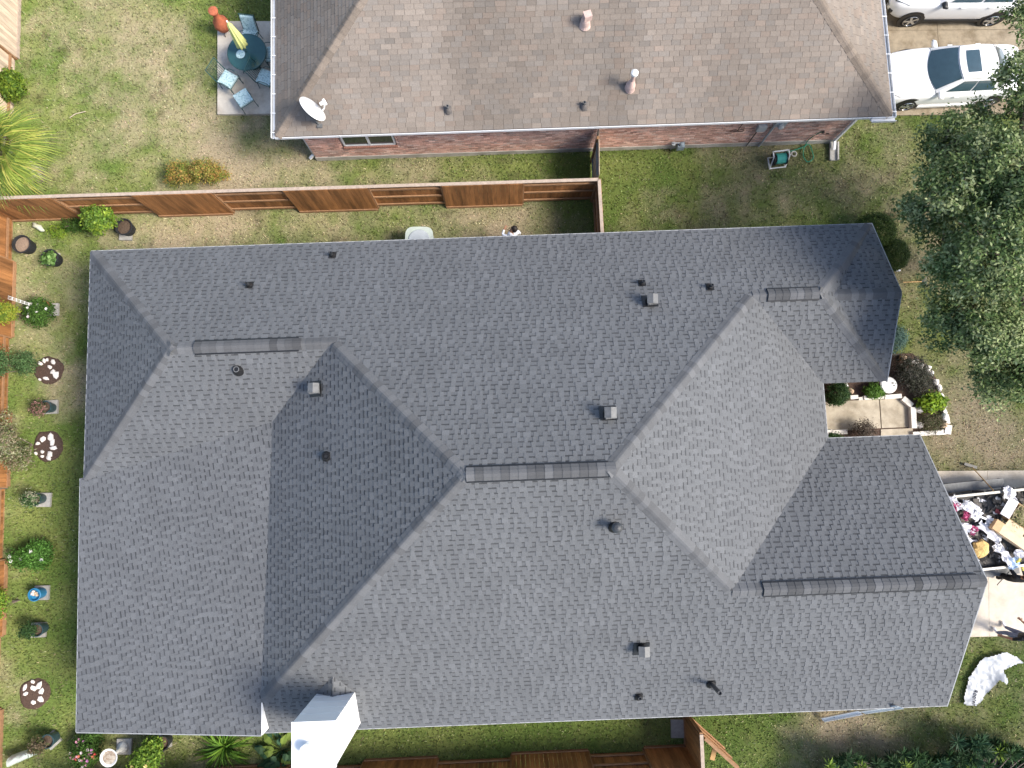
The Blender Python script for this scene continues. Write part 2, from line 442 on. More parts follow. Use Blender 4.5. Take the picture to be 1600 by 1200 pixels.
DRIVE = [P(1380, 736), P(1600, 733)+Vector((8, 0, 0)), P(1600, 986)+Vector((8, 0, 0)), P(1380, 998)]
NDRIVE = [P(1360, 181), P(1420, 180)+Vector((0, 0, 0)), P(1600, 172)+Vector((8, 0, 0)), P(1600, 0)+Vector((8, 3, 0)), P(1330, 0)+Vector((0, 3, 0))]
PATIO = [P(341, 180), P(440, 179), P(440, 35), P(341, 35)]
WALK = [P(1270, 628), P(1411, 622), P(1426, 635), P(1428, 690), P(1270, 690)]
NB_FP = [nb(NOV_W, NOV_S), nb(NBW-NOV_E, NOV_S), nb(NBW-NOV_E, NBD), nb(NOV_W, NBD)]
BED = [P(1270, 555), P(1440, 545), P(1475, 590), P(1484, 676), P(1425, 680), P(1270, 690)]
HOUSE_BOXES = [[hw(XW+.5, YN-.5), hw(XB-.5, YN-.5), hw(XB-.5, YA+.4), hw(XW+.5, YA+.4)], [hw(XL+.6, YN-.5), hw(XE-.4, YN-.5), hw(XE-.4, YS+.5), hw(XL+.6, YS+.5)], [hw(0, YG-.4), hw(XG-.5, YG-.4), hw(XG-.5, YS+.5), hw(0, YS+.5)]]
n = 330000
bx = RNG.uniform(-19.5, 19.5, n); by = RNG.uniform(-11.5, 17.5, n)
keep = np.ones(n, bool)
for poly in HOUSE_BOXES+[DRIVE, NDRIVE, PATIO, WALK, NB_FP, BED]:
    keep &= ~rect_mask(bx, by, poly)
for (u, v, r) in [(75, 578, .5), (74, 697, .52), (53, 1083, .5)]:
    c = P(u, v); keep &= ((bx-c.x)**2+(by-c.y)**2) > r*r
bx, by = bx[keep], by[keep]; n = len(bx)
C, dd = lawn_col(bx, by)
_j = np.clip(dd+RNG.normal(0, .28, n), 0, 1)[:, None]
C = np.where(RNG.random((n, 1)) < .6, (np.array((.135, .185, .048))*(1-_j)+TAN*1.05*_j), C)
ang = RNG.uniform(0, 2*PI, n); lean = RNG.uniform(.2, .95, n); ln = RNG.uniform(.045, .11, n)*(1.15-.4*dd); wd = RNG.uniform(.010, .026, n)
zb = (fbm(bx, by, .8)-.5)*.05; zb = zb-.035
dx, dy = np.cos(ang), np.sin(ang)
B0 = np.stack([bx-dy*wd, by+dx*wd, zb], -1); B1 = np.stack([bx+dy*wd, by-dx*wd, zb], -1)
TP = np.stack([bx+dx*ln*lean, by+dy*ln*lean, zb+.012+ln*(1-lean*.6)], -1)
V = np.stack([B0, B1, TP], 1).reshape(-1, 3)
F = np.arange(3*n).reshape(-1, 3)
C = C*RNG.uniform(.45, 1.55, (n, 1))*RNG.uniform(.9, 1.1, (n, 3))
lawn = npmesh('lawn_grass', V, F, C, M_BLADE)
tag(lawn, 'patchy green and straw coloured lawn grass around both houses', 'grass', kind='stuff')

def slab(name, poly, top, material, thick=.12, parent=None):
    mb = MB(); poly = [Vector((p.x, p.y, top-thick)) for p in poly]
    if sum(poly[i].x*poly[(i+1) % len(poly)].y-poly[(i+1) % len(poly)].x*poly[i].y for i in range(len(poly))) < 0: poly = poly[::-1]
    mb.prism(poly, (0, 0, thick))
    return obj(name, mb, material, parent)
def lerp(a, b, t): return a+(b-a)*t
def slab_grid(name, c00, c10, c11, c01, us, vs, top, material, thick=.14, gap=.012):
    """a concrete surface cast in panels with open joints: structure > panel"""
    e = bpy.data.objects.new(name, None); COL.objects.link(e); e['kind'] = 'structure'; WM[e.name] = Matrix()
    q = lambda u, v: lerp(lerp(c00, c10, u), lerp(c01, c11, u), v)
    lu, lv = (c10-c00).length, (c01-c00).length
    for i in range(len(us)-1):
        for j in range(len(vs)-1):
            a, b, c, d = us[i]+gap/lu/2, us[i+1]-gap/lu/2, vs[j]+gap/lv/2, vs[j+1]-gap/lv/2
            slab('concrete_panel', [q(a, c), q(b, c), q(b, d), q(a, d)], top-.003*((i+j) % 2), material, thick, e)
    return e
slab_grid('driveway', DRIVE[0], DRIVE[1], DRIVE[2], DRIVE[3], [0, .27, .62, 1], [0, .125, .5, 1], .02, M_DRIVE)
slab_grid('neighbour_driveway', P(1360, 181), P(1600, 173)+Vector((8, 0, 0)), P(1600, 0)+Vector((8, 3, 0)), P(1345, 0)+Vector((0, 3, 0)), [0, .19, .5, 1], [0, .43, .75, 1], .02, M_NDRIVE)
tag(slab('patio_slab', PATIO, .07, M_PATIO), kind='structure')

# ------------------------------------------------------------------ shingled roofs
def clip(poly, planes):
    for (a, b, c) in planes:
        out = []
        n = len(poly)
        for i in range(n):
            p, q = poly[i], poly[(i+1) % n]
            dp, dq = a*p[0]+b*p[1]+c, a*q[0]+b*q[1]+c
            if dp >= 0: out.append(p)
            if (dp >= 0) != (dq >= 0):
                t = dp/(dp-dq); out.append((p[0]+(q[0]-p[0])*t, p[1]+(q[1]-p[1])*t))
        poly = out
        if len(poly) < 3: return []
    return poly
def shingle_pieces(polys, style, rr, expo=.143):
    """polys: convex world polygons of ONE slope. Returns pieces (verts, faces, colour, centre)."""
    p0 = [Vector(p) for p in polys[0]]
    n = (p0[1]-p0[0]).cross(p0[2]-p0[0]).normalized()
    if n.z < 0: n = -n
    e = Vector((0, 0, 1)).cross(n).normalized(); s = n.cross(e)
    o = min((Vector(p) for poly in polys for p in poly), key=lambda p: p.z)
    loc = []
    for poly in polys:
        q = [((Vector(p)-o).dot(e), (Vector(p)-o).dot(s)) for p in poly]
        ar = sum(q[i][0]*q[(i+1) % len(q)][1]-q[(i+1) % len(q)][0]*q[i][1] for i in range(len(q)))
        if ar < 0: q = q[::-1]
        pl = []
        for i in range(len(q)):
            a, b = q[i], q[(i+1) % len(q)]
            nxn, nyn = -(b[1]-a[1]), b[0]-a[0]; l = math.hypot(nxn, nyn)
            if l < 1e-6: continue
            pl.append((nxn/l, nyn/l, -(nxn*a[0]+nyn*a[1])/l))
        loc.append((pl, min(p[0] for p in q), max(p[0] for p in q), min(p[1] for p in q), max(p[1] for p in q)))
    a0, a1 = min(l[1] for l in loc), max(l[2] for l in loc)
    bmax = max(l[4] for l in loc)
    out = []
    def emit(x0, x1, y0, y1, hl, hu, col, kind):
        for pl, la, lb, lc, ld in loc:
            if x1 < la or x0 > lb or y1 < lc or y0 > ld: continue
            q = clip([(x0, y0), (x1, y0), (x1, y1), (x0, y1)], pl)
            if len(q) < 3: continue
            ar = sum(q[i][0]*q[(i+1) % len(q)][1]-q[(i+1) % len(q)][0]*q[i][1] for i in range(len(q)))/2
            if ar < 2e-4: continue
            m = len(q); H = lambda b: hl+(hu-hl)*(b-y0)/(y1-y0)
            top = [o+e*a+s*b+n*H(b) for a, b in q]; bot = [o+e*a+s*b-n*.004 for a, b in q]
            fs = [tuple(range(m))]+[(i, i+m, (i+1) % m+m, (i+1) % m) for i in range(m) if not (abs(q[i][1]-y1) < 1e-6 and abs(q[(i+1) % m][1]-y1) < 1e-6)]
            cen = sum(top, Vector())/m
            out.append((top+bot, fs, col, cen, kind, ar))
    tone = lambda x, y: 0.90+.20*float(fbm(x*1.0+seed_off, y+seed_off*.7, 1.3))
    seed_off = rr.uniform(0, 90)
    k = 0; y = 0.0
    while y < bmax:
        y1 = y+expo
        x = a0-rr.uniform(0, .3)
        if style == 'lam':
            while x < a1:
                w = rr.choice((.3, .45, .6)); t = rr.choice((.92, .94, .96, .99))*tone(x, y)
                emit(x, x+w, y, y1+.012, .008, .001, (.116*t, .121*t, .129*t), 'b'); x += w
            x = a0-rr.uniform(0, .3)
            while x < a1:
                g = rr.choice((.07, .09, .12, .15, .19)); t = rr.choice((.44, .50, .57))*tone(x, y)
                emit(x, x+g, y+expo*.70, y1+.006, .0085, .0065, (.116*t, .121*t, .129*t), 'b'); x += g
                w = rr.choice((.08, .1, .12, .15, .18)); t = rr.choice((.97, .99, 1.01, 1.04, 1.09))*tone(x, y)
                emit(x, x+w, y-.004, y1, rr.choice((.014, .017, .021)), .008, (.119*t, .124*t, .131*t), 't'); x += w
        else:
            x = a0-(k % 2)*.15-rr.uniform(0, .05)
            while x < a1:
                w = .29+rr.uniform(-.03, .03); t = rr.gauss(1, .06)*(.72+.56*float(vnoise(x*1.0+seed_off, y*.16, .9)*.6+fbm(x+seed_off, y, .7)*.4))
                pick = rr.random()
                b = (.204, .174, .148) if pick < .62 else ((.194, .171, .15) if pick < .88 else (.212, .173, .144))
                emit(x+.004, x+w-.004, y-.002, y1+.008, .013, .002, tuple(c*t for c in b), 't'); x += w
        y = y1; k += 1
    return out
def deck(polys, drop=.1):
    mb = MB()
    for poly in polys:
        poly = [Vector(p) for p in poly]
        ar = sum(poly[i].x*poly[(i+1) % len(poly)].y-poly[(i+1) % len(poly)].x*poly[i].y for i in range(len(poly)))
        if ar < 0: poly = poly[::-1]
        mb.prism([p-Vector((0, 0, drop)) for p in poly], (0, 0, drop-.002))
    return mb
def build_roof(house, slopes, style, material, deckmat, seed, name='shingle'):
    rr = random.Random(seed); allp = []
    for polys in slopes:
        d = obj('roof_slope', deck(polys), deckmat, house)
        allp += [(pc, d) for pc in shingle_pieces(polys, style, rr)]
    camp = Vector((0, 0, CAM_H))
    def seen(it):
        c = it[0][3]; q = RCAM.transposed() @ (c-camp)
        u, v = 800+FPX*q.x/-q.z, 600-FPX*q.y/-q.z
        return 10 < u < 1590 and 5 < v < 1195
    full = sorted([it for it in allp if it[0][4] == 't' and it[0][5] > .012 and seen(it)], key=lambda it: (it[0][3]-camp).length/it[0][5]**.5)[:300]
    ids = {id(it[0]) for it in full}
    for (vs, fs, col, cen, kd, ar), d in full:
        mb = MB().add([p-cen for p in vs], fs, col)
        obj(name, mb, material, d, loc=cen)
    mb = MB()
    for pc, d in allp:
        if id(pc) not in ids: mb.add(pc[0], pc[1], pc[2])
    f = obj('shingle_field', mb, material, house); f['kind'] = 'stuff'

def caps(house, a, b, n1, n2, lo=0.0, hi=None, lift=0.0, material=None, half=.175, step=.2, name='ridge_cap'):
    """overlapping cap shingles from a to b along a ridge or hip between planes with normals n1, n2"""
    a, b = Vector(a), Vector(b); d = (b-a); Ln = d.length; d.normalize()
    s1, s2 = n1.cross(d).normalized(), n2.cross(d).normalized()
    if s1.dot(n2) > 0: s1 = -s1
    if s2.dot(n1) > 0: s2 = -s2
    nm = (n1+n2).normalized()
    def sec(x, h):
        c = a+d*x
        return [c+s1*half+n1*(.010+h), c+s1*half*.5+n1*(.018+h), c+s1*.05+n1*(.018+h)+nm*.008, c+nm*(.024+h), c+s2*.05+n2*(.018+h)+nm*.008, c+s2*half*.5+n2*(.018+h), c+s2*half+n2*(.010+h)]
    lower, upper = sec(0, lift+.010), sec(step+.03, lift)
    base = [p-nm*.026 for p in lower]; up2 = [p-nm*.02 for p in upper]
    m = 7
    vs = lower+upper+base+up2
    fs = [(i, i+1, m+i+1, m+i) for i in range(m-1)]+[(2*m+i, 2*m+i+1, i+1, i) for i in range(m-1)]+[(0, m, 3*m, 2*m), (m-1, 2*m+m-1, 3*m+m-1, 2*m-1)]
    mb = MB().add([p-a for p in vs], fs)
    me = mesh_of(name, mb, material or M_CAP)
    hi = Ln if hi is None else hi
    x = lo
    while x < hi-.06:
        _link(name, me, house, a+d*x, True); x += step
def nrm(a, b, c):
    n = (Vector(b)-Vector(a)).cross(Vector(c)-Vector(a)).normalized()
    return n if n.z > 0 else -n

H = lambda p: hw(*p)
house = thing('house', 'large house with new charcoal grey shingled hip roof filling the picture', 'house', hw(0, 0, 0))
nS, nN = H((0, -PT, 1)).normalized(), H((0, PT, 1)).normalized()
nWs, nEs = H((-PT, 0, 1)).normalized(), H((PT, 0, 1)).normalized()
nLow = nrm(H(pR), H(pU), H(pK))
def strip(chain, y0, zf):
    """convex slices between an eave at y0 and a chain of ridge points ordered in x"""
    out = []
    for p, q in zip(chain[:-1], chain[1:]):
        poly = [(p[0], y0, zf(y0)), (q[0], y0, zf(y0)), q, p]
        cl = []
        for r in poly:
            if not cl or (Vector(cl[-1])-Vector(r)).length > .02: cl.append(r)
        if (Vector(cl[0])-Vector(cl[-1])).length < .02: cl.pop()
        if len(cl) >= 3: out.append([H(r) for r in cl])
    return out
slopes = [
    strip([pA, pI, pJ, pH, pG, pL, pM, pB], YN, lambda y: ZE),
    strip([(pC[0], YS+.5, ZE+PT*.5), (pR[0], YS+.5, ZE+PT*.5)], YS, lambda y: ZE)+strip([pR, pH, pG, pQ, pE], YS, lambda y: ZE),
    [[H(p) for p in (pR, pH, pJ, pU)]],
    [[H(p) for p in (pS, pRL, pR, pT)], [H(p) for p in (pR, pU, pT)]],
    [[H(p) for p in (pA, pK, pI)]],
    [[H(p) for p in (pK, pU, pJ, pI)]],
    [[H(p) for p in (pG, pQ, pO, pN, pL)]],
    [[H(p) for p in (pL, pN, pP, pM)]],
    [[H(p) for p in (pM, pV, pB)], [H(p) for p in (pM, pP, pV)]],
    [[H(p) for p in (pV, pX, pB)]],
    [[H(p) for p in (pV, pP, pX)]],
    [[H(p) for p in (pO, pQ, pE, pF)]],
]
build_roof(house, slopes, 'lam', M_SHINGLE, M_DECK, 3)
# cricket behind the chimney
CHB = [P(497, 1074, 3.35), P(556, 1071, 3.35)]
def south_z(x, y): return ZE+PT*(y-YS)
cw, ce = wh(CHB[0]).x, wh(CHB[1]).x
yb = wh(CHB[0]).y-.12
cm = (cw+ce)/2
cz = south_z(cm, yb)+.32
ck = [(cw, yb, south_z(cw, yb)+.01), (ce, yb, south_z(ce, yb)+.01), (cm, yb, cz), (cm, YS+(cz-ZE)/PT, cz)]
mb = MB()
rr = random.Random(4)
cpieces = shingle_pieces([[H(ck[0]), H(ck[2]), H(ck[3])]], 'lam', rr)+shingle_pieces([[H(ck[1]), H(ck[3]), H(ck[2])]], 'lam', rr)
for pc in cpieces: mb.add(pc[0], pc[1], pc[2])
cr = obj('chimney_cricket', mb, M_SHINGLE, house)
cr['kind'] = 'stuff'
# ridge vents and caps
def ridge_t(a, b, u):
    """distance along ridge a-b at picture column u"""
    a, b = H(a), H(b)
    best = min((i/400 for i in range(401)), key=lambda t: abs(px(a+(b-a)*t)[0]-u))
    return best*(b-a).length
def px(p):
    q = RCAM.transposed() @ (Vector(p)-Vector((0, 0, CAM_H)))
    return 800+FPX*q.x/-q.z, 600-FPX*q.y/-q.z
def ridge_vent(a, b, n1, n2, lo, hi):
    A, B = H(a), H(b); d = (B-A).normalized()
    s1, s2 = n1.cross(d).normalized(), n2.cross(d).normalized()
    if s1.dot(n2) > 0: s1 = -s1
    if s2.dot(n1) > 0: s2 = -s2
    mb = MB(); c0, c1 = A+d*lo, A+d*hi
    for s, n_ in ((s1, n1), (s2, n2)):
        mb.obox(c0+n_*.012, d*(hi-lo), s*.2, n_*.035)
    v = obj('ridge_vent', mb, M_BLACKPL, house)
    caps(v, A, B, n1, n2, lo, hi, .038, half=.152, material=M_VCAP)
for a, b, n1, n2 in ((pA, pI, nN, nWs), (pK, pI, nS, nWs), (pR, pH, nS, nWs), (pJ, pH, nN, nWs), (pL, pG, nN, nEs), (pQ, pG, nS, nEs), (pB, pM, nN, nEs), (pP, pM, nS, nEs)):
    caps(house, H(a), H(b), n1, n2, 0.1)
for a, b, u0, u1 in ((pI, pJ, 303, 466), (pH, pG, 728, 951), (pL, pM, 1200, 1280), (pQ, pE, 1193, 1528)):
    L_ = (H(b)-H(a)).length; t0, t1 = ridge_t(a, b, u0), ridge_t(a, b, u1)
    if t0 > .15: caps(house, H(a), H(b), nN, nS, 0, t0)
    ridge_vent(a, b, nN, nS, t0, t1)
    if L_-t1 > .12: caps(house, H(a), H(b), nN, nS, t1, L_)
gN, gS = nrm(H(pV), H(pX), H(pB)), nrm(H(pV), H(pP), H(pX))
caps(house, H(pX), H(pV), gN, gS)
# fascia along eaves and rakes, gable walls, house walls
mb = MB()
for a, b in ((pA, pB), (pK, pA), (pS, pT), (pS, pRL), (pC, pD), (pD, pE), (pE, pF), (pF, pO), (pO, pN), (pN, pP), (pP, pX), (pX, pB)):
    A, B = H(a)-Vector((0, 0, .085)), H(b)-Vector((0, 0, .085))
    out = (B-A).cross(EZ).normalized()
    m = (A+B)/2
    if (m+out*.2).xy.length < m.xy.length: out = -out
    mb.beam(A+out*.016, B+out*.016, .026, .16)
M_FASCIA = mat('grey_painted_fascia', (.33, .34, .35), rough=.6, var=.1)
f = obj('fascia', mb, M_FASCIA, house)
mb = MB().prism([H((pR[0]-.02, pR[1], pR[2]-.02)), H((pR[0]-.02, YL, pRL[2]-.02)), H((pR[0]-.02, YL, south_z(0, YL)-.05)), H((pR[0]-.02, YS+.5, south_z(0, YS+.5)-.05))], EX*.05)
obj('gable_siding', mb, M_CHIM, house)
mb = MB()
mb.prism([H(p) for p in ((XG-.3, YS+.2, ZE), (XG-.3, YG-.2, ZE), (XG-.3, (YG+YS)/2, zz(G_)-.1))], EX*-.1)
mb.prism([H(p) for p in ((XB-.5, YA+.2, ZE-.05), (XB-.5, YN-.2, ZE-.05), (XB-.5, (YN+YA)/2, ZGAB-.12))], EX*-.1)
obj('gable_wall', mb, M_WHITE, house)
M_HWALL = mat('house_brick_wall', (.34, .19, .14), rough=.9, var=.25, scale=15, col2=(.25, .13, .1), c2scale=8)
mb = MB()
for x0, x1, y0, y1 in ((XW+.5, XE-.4, YC+.3, YN-.5), (XE-.45, XB-.5, YA+.45, YN-.5), (XS+.9, XE-.4, YS+.5, YC+.35), (XE-.45, XG-.5, YS+.5, YG-.45)):
    mb.prism([H((x0, y0, 0)), H((x1, y0, 0)), H((x1, y1, 0)), H((x0, y1, 0))], (0, 0, ZE-.02))
obj('wall', mb, M_HWALL, house)
for x, y in ((XL+.5, YL+.4), (XL+.5, (YL+YC)/2), (pR[0]-.1, YL+.4)):
    z = zlow(x, y)-.1
    obj('porch_post', MB().box(H((x, y, z/2)), (.14, .14, z), TH), M_WHITE, house)

# chimney: a tall white box with a round flue
cx0, cx1, cy1 = cw, cw+1.02, yb
cy0 = cy1-1.02
zt = 5.55
chim = obj('chimney', MB().prism([H((cx0, cy0, 2.2)), H((cx1, cy0, 2.2)), H((cx1, cy1, 2.2)), H((cx0, cy1, 2.2))], (0, 0, zt-2.2)), M_CHIM, house)
obj('chimney_cap', MB().prism([H((cx0-.02, cy0-.02, zt+.002)), H((cx1+.02, cy0-.02, zt+.002)), H((cx1+.02, cy1+.02, zt+.002)), H((cx0-.02, cy1+.02, zt+.002))], (0, 0, .05)), M_CHIM, chim)
fc_ = H(((cx0+cx1)/2-.12, (cy0+cy1)/2-.05, zt))
obj('flue', MB().lathe([(.13, .04), (.13, .22), (.15, .22), (.15, .3), (.02, .34)], fc_, 20), M_WHITE, chim, smooth=False)
mb = MB()
for k in range(6):
    z = 2.9+k*.42
    mb.box(H(((cx0+cx1)/2, cy1+.006, z)), (1.0, .008, .01), TH)
    mb.box(H((cx1+.006, (cy0+cy1)/2, z)), (.008, 1.0, .01), TH)
obj('siding_joint', mb, M_WHITE, chim)['kind'] = 'stuff'

# vents
def roof_hit(u, v, slps):
    best = None
    for polys in slps:
        for poly in polys:
            n = nrm(*poly[:3]); p = hit_plane(u, v, poly[0], n)
            if rect_mask(np.array(p.x), np.array(p.y), [(q.x, q.y) for q in poly]) and (best is None or p.z > best[0].z): best = (p, n)
    return best
def flange(mb, p, n, w, l):
    e = EZ.cross(n).normalized(); s = n.cross(e)
    mb.obox(p-e*w/2-s*l/2+n*.012, e*w, s*l, n*.014)
def pipe_vent(parent, u, v, slps, r=.04, h=.3, m=M_VENTMETAL, fm=M_BLACKPL, cap=0, boot=True):
    p, n = roof_hit(u, v, slps)
    mb = MB(); flange(mb, p, n, .21, .24)
    if boot: mb.lathe([(r+.09, -.05), (r+.06, .03), (r+.015, .12)], p, 14)
    o = obj('pipe_vent', mb, fm, parent)
    mb = MB(); mb.lathe([(r, -.05), (r, h), (r*.75, h), (r*.75, h-.05), (.001, h-.05)], p, 14)
    obj('pipe', mb, m, o)
    if cap:
        obj('rain_cap', MB().lathe([(r*1.1, h+.01), (cap, h+.03), (cap, h+.1), (cap*.6, h+.14), (.002, h+.15)], p, 18), m, o)
    return o
def box_vent(parent, u, v, slps, m=M_VENTMETAL, s=.26):
    p, n = roof_hit(u, v, slps)
    mb = MB(); flange(mb, p, n, .42, .42)
    mb.lathe([(.135, -.05), (.12, .1), (.12, .22)], p, 16)
    o = obj('exhaust_vent', mb, M_BLACKPL, parent)
    q = p+Vector((0, 0, .2))
    mb = MB().box(q+Vector((.02, -.02, .07)), (s, s, .14), .1)
    mb.add([q+Vector((-s/2, -s/2, .142)), q+Vector((s/2+.03, -s/2, .142)), q+Vector((s/2+.03, s/2, .142)), q+Vector((-s/2, s/2, .142)), q+Vector((.02, -s/2, .2)), q+Vector((.02, s/2, .2))], [(0, 1, 4), (1, 2, 5, 4), (2, 3, 5), (3, 0, 4, 5)])
    obj('hood', mb, M_GALV, o)
    return o
for u, v in ((390, 446), (520, 399), (1003, 443), (1109, 449)): pipe_vent(house, u, v, slopes, .038, .28)
pipe_vent(house, 998, 1088, slopes, .045, .2)
pipe_vent(house, 372, 578, slopes, .08, .14, M_GALV)
pipe_vent(house, 511, 713, slopes, .07, .12, M_GALV)
pipe_vent(house, 960, 822, slopes, .08, .36, M_VENTMETAL, cap=.125)
pipe_vent(house, 1111, 1068, slopes, .06, .8, M_VENTMETAL)
for u, v in ((1015, 471), (950, 646), (494, 608), (1002, 1013)): box_vent(house, u, v, slopes)
#MARK_NB
# ------------------------------------------------------------------ neighbour's house
nbh = thing('neighbour_house', 'brick house with weathered brown shingled hip roof and white gutters', 'house', nb(NBW/2, NBD/2, 0))
NZR = 2.75+NBP*NBD/2
q0, q1, q2, q3 = nb(0, 0, 2.75), nb(NBW, 0, 2.75), nb(NBW, NBD, 2.75), nb(0, NBD, 2.75)
r0, r1 = nb(NBD/2, NBD/2, NZR), nb(NBW-NBD/2, NBD/2, NZR)
nslopes = [[[q0, r0, nb(NBD/2, 0, 2.75)], [nb(NBD/2, 0, 2.75), r0, r1, nb(NBW-NBD/2, 0, 2.75)], [nb(NBW-NBD/2, 0, 2.75), r1, q1]], [[q0, q3, r0]], [[q1, r1, q2]]]
M_BDECK = mat('brown_deck', (.09, .072, .06), rough=.95)
build_roof(nbh, nslopes, '3tab', M_BROWN, M_BDECK, 9)
obj('roof_slope', deck([[q2, q3, r0, r1]]), M_BROWNCAP, nbh)
caps(nbh, q0, r0, nrm(q0, nb(NBD/2, 0, 2.75), r0), nrm(q0, r0, q3), .05, material=M_BROWNCAP, half=.17)
caps(nbh, q1, r1, nrm(q0, nb(NBD/2, 0, 2.75), r0), nrm(q1, r1, q2), .05, material=M_BROWNCAP, half=.17)
# walls
mb = MB()
mb.prism([nb(NOV_W, NOV_S+.1, .2), nb(NBW-NOV_E, NOV_S+.1, .2), nb(NBW-NOV_E, NBD-.5, .2), nb(NOV_W, NBD-.5, .2)], (0, 0, 2.5))
obj('wall', mb, M_MORTAR, nbh)
mb = MB().prism([nb(NOV_W-.02, NOV_S-.02, -.1), nb(NBW-NOV_E+.02, NOV_S-.02, -.1), nb(NBW-NOV_E+.02, NBD-.48, -.1), nb(NOV_W-.02, NBD-.48, -.1)], (0, 0, .31))
obj('foundation', mb, M_FOUND, nbh)
def on_wall(u, v, out=0.0):
    """point on the brick south wall seen at a pixel -> (x along wall, z)"""
    p = hit_plane(u, v, nb(0, NOV_S-out, 0), NN_)
    return (p-nb(0, 0, 0)).dot(NE_), p.z
wx0, wz0 = on_wall(536, 226); wx1, _ = on_wall(617, 222.5)
wz0 -= .2
wz1 = 2.45
vx0, vz0 = on_wall(729, 208); vx1, _ = on_wall(775, 206)
rr = random.Random(21)
mb = MB(); z = .21; k = 0
while z < 2.66:
    x = NOV_W-(.1 if k % 2 else 0)
    while x < NBW-NOV_E:
        a, b = max(x+.005, NOV_W), min(x+.208, NBW-NOV_E)
        inwin = (b > wx0-.02 and a < wx1+.02 and z+.06 > wz0-.1 and z < wz1) or (b > vx0 and a < vx1 and z+.06 > vz0)
        if b-a > .03 and not inwin:
            t = rr.gauss(1, .16); c = rr.choice(((.66, .40, .32), (.70, .45, .37), (.60, .35, .28), (.68, .48, .41), (.54, .33, .27)))
            if fbm(x, z*2, .7) > .6: c = tuple(q_*.75+.06 for q_ in c)
            ins = rr.uniform(0, .006)
            mb.obox(nb(a, NOV_S+.0+ins, z), NE_*(b-a), NN_*.1, Vector((0, 0, .064)), tuple(max(.02, q_*t) for q_ in c))
        x += .213
    z += .0755; k += 1
tag(obj('brick', mb, M_BRICK, nbh), kind='stuff')
# sill of upright bricks, each one its own piece
sm = mesh_of('sill_brick', MB().obox((0, 0, 0), NE_*.06, NN_*.12, (0, 0, .1), (.44, .22, .16)), M_BRICK)
x = wx0-.03
while x < wx1+.03:
    _link('sill_brick', sm, nbh, nb(x, NOV_S-.02, wz0-.11), True); x += .072
def window(x0, x1, z0, z1, mull=True):
    y = NOV_S+.03
    mb = MB()
    for a, b, c, d in ((x0, x1, z0, z0+.05), (x0, x1, z1-.05, z1), (x0, x0+.05, z0, z1), (x1-.05, x1, z0, z1)):
        mb.obox(nb(a, y, c), NE_*(b-a), NN_*.06, Vector((0, 0, d-c)))
    if mull: mb.obox(nb((x0+x1)/2-.035, y-.005, z0), NE_*.07, NN_*.06, Vector((0, 0, z1-z0)))
    w = obj('window', mb, M_WHITE, nbh)
    for a, b in (((x0+.05, (x0+x1)/2-.03), ((x0+x1)/2+.03, x1-.05)) if mull else ((x0+.05, x1-.05),)):
        obj('pane', MB().obox(nb(a, y+.03, z0+.04), NE_*(b-a), NN_*.01, Vector((0, 0, z1-z0-.08))), M_WGLASS, w)
window(wx0, wx1, wz0, wz1)
window(vx0, vx1, vz0, 2.6, False)
# soffit edge and gutters
def gutter(a, b, out, name='gutter'):
    A, B = Vector(a)+Vector((0, 0, -.09)), Vector(b)+Vector((0, 0, -.09)); d = B-A
    mb = MB()
    mb.obox(A, d, out*.012, Vector((0, 0, .1)))
    mb.obox(A, d, out*.115, Vector((0, 0, .012)))
    mb.obox(A+out*.115, d, out*.014, Vector((0, 0, .105)))
    mb.obox(A+out*.1, d, out*.02, Vector((0, 0, .012))+Vector((0, 0, 0)))
    g = obj(name, mb, M_GUTTER, nbh)
    return g
gw = gutter(nb(0, -.02, 2.75), nb(0, NBD, 2.75), -NE_)
gs = obj('drip_edge', MB().obox(nb(-.02, -.035, 2.64), NE_*(NBW+.04), NN_*.02, Vector((0, 0, .10))), M_GUTTER, nbh)
ge = gutter(nb(NBW, -.02, 2.75), nb(NBW, NBD, 2.75), NE_)
gs2 = gutter(nb(NBW-.6, -.036, 2.75), nb(NBW+.12, -.036, 2.75), -NN_)
bm_ = mesh_of('gutter_bracket', MB().obox((0, 0, 0), (.15, 0, 0), (0, .025, 0), (0, 0, .012)), M_GUTTER)
for k in range(12):
    _link('gutter_bracket', bm_, gw, nb(-.13, .12+k*.62, 2.762), True)
    _link('gutter_bracket', bm_, ge, nb(NBW-.01, .12+k*.62, 2.762), True)
def downspout(pts, label=None):
    mb = MB()
    for a, b in zip(pts[:-1], pts[1:]): mb.beam(a, b, .085, .065, up=(NE_.x, NE_.y, 0) if abs((b-a).normalized().z) > .9 else (0, 0, 1))
    return obj('downspout', mb, M_GUTTER, nbh)
xe_ = NBW-NOV_E+.03
downspout([nb(NBW-.55, -.06, 2.62), nb(xe_-.03, NOV_S-.05, 2.3), nb(xe_-.03, NOV_S-.05, .25), nb(xe_-.02, NOV_S-.32, .12)])
downspout([nb(.06, .1, 2.62), nb(NOV_W-.05, NOV_S+.1, 2.3), nb(NOV_W-.05, NOV_S+.1, .25), nb(NOV_W-.22, NOV_S+.02, .1)])
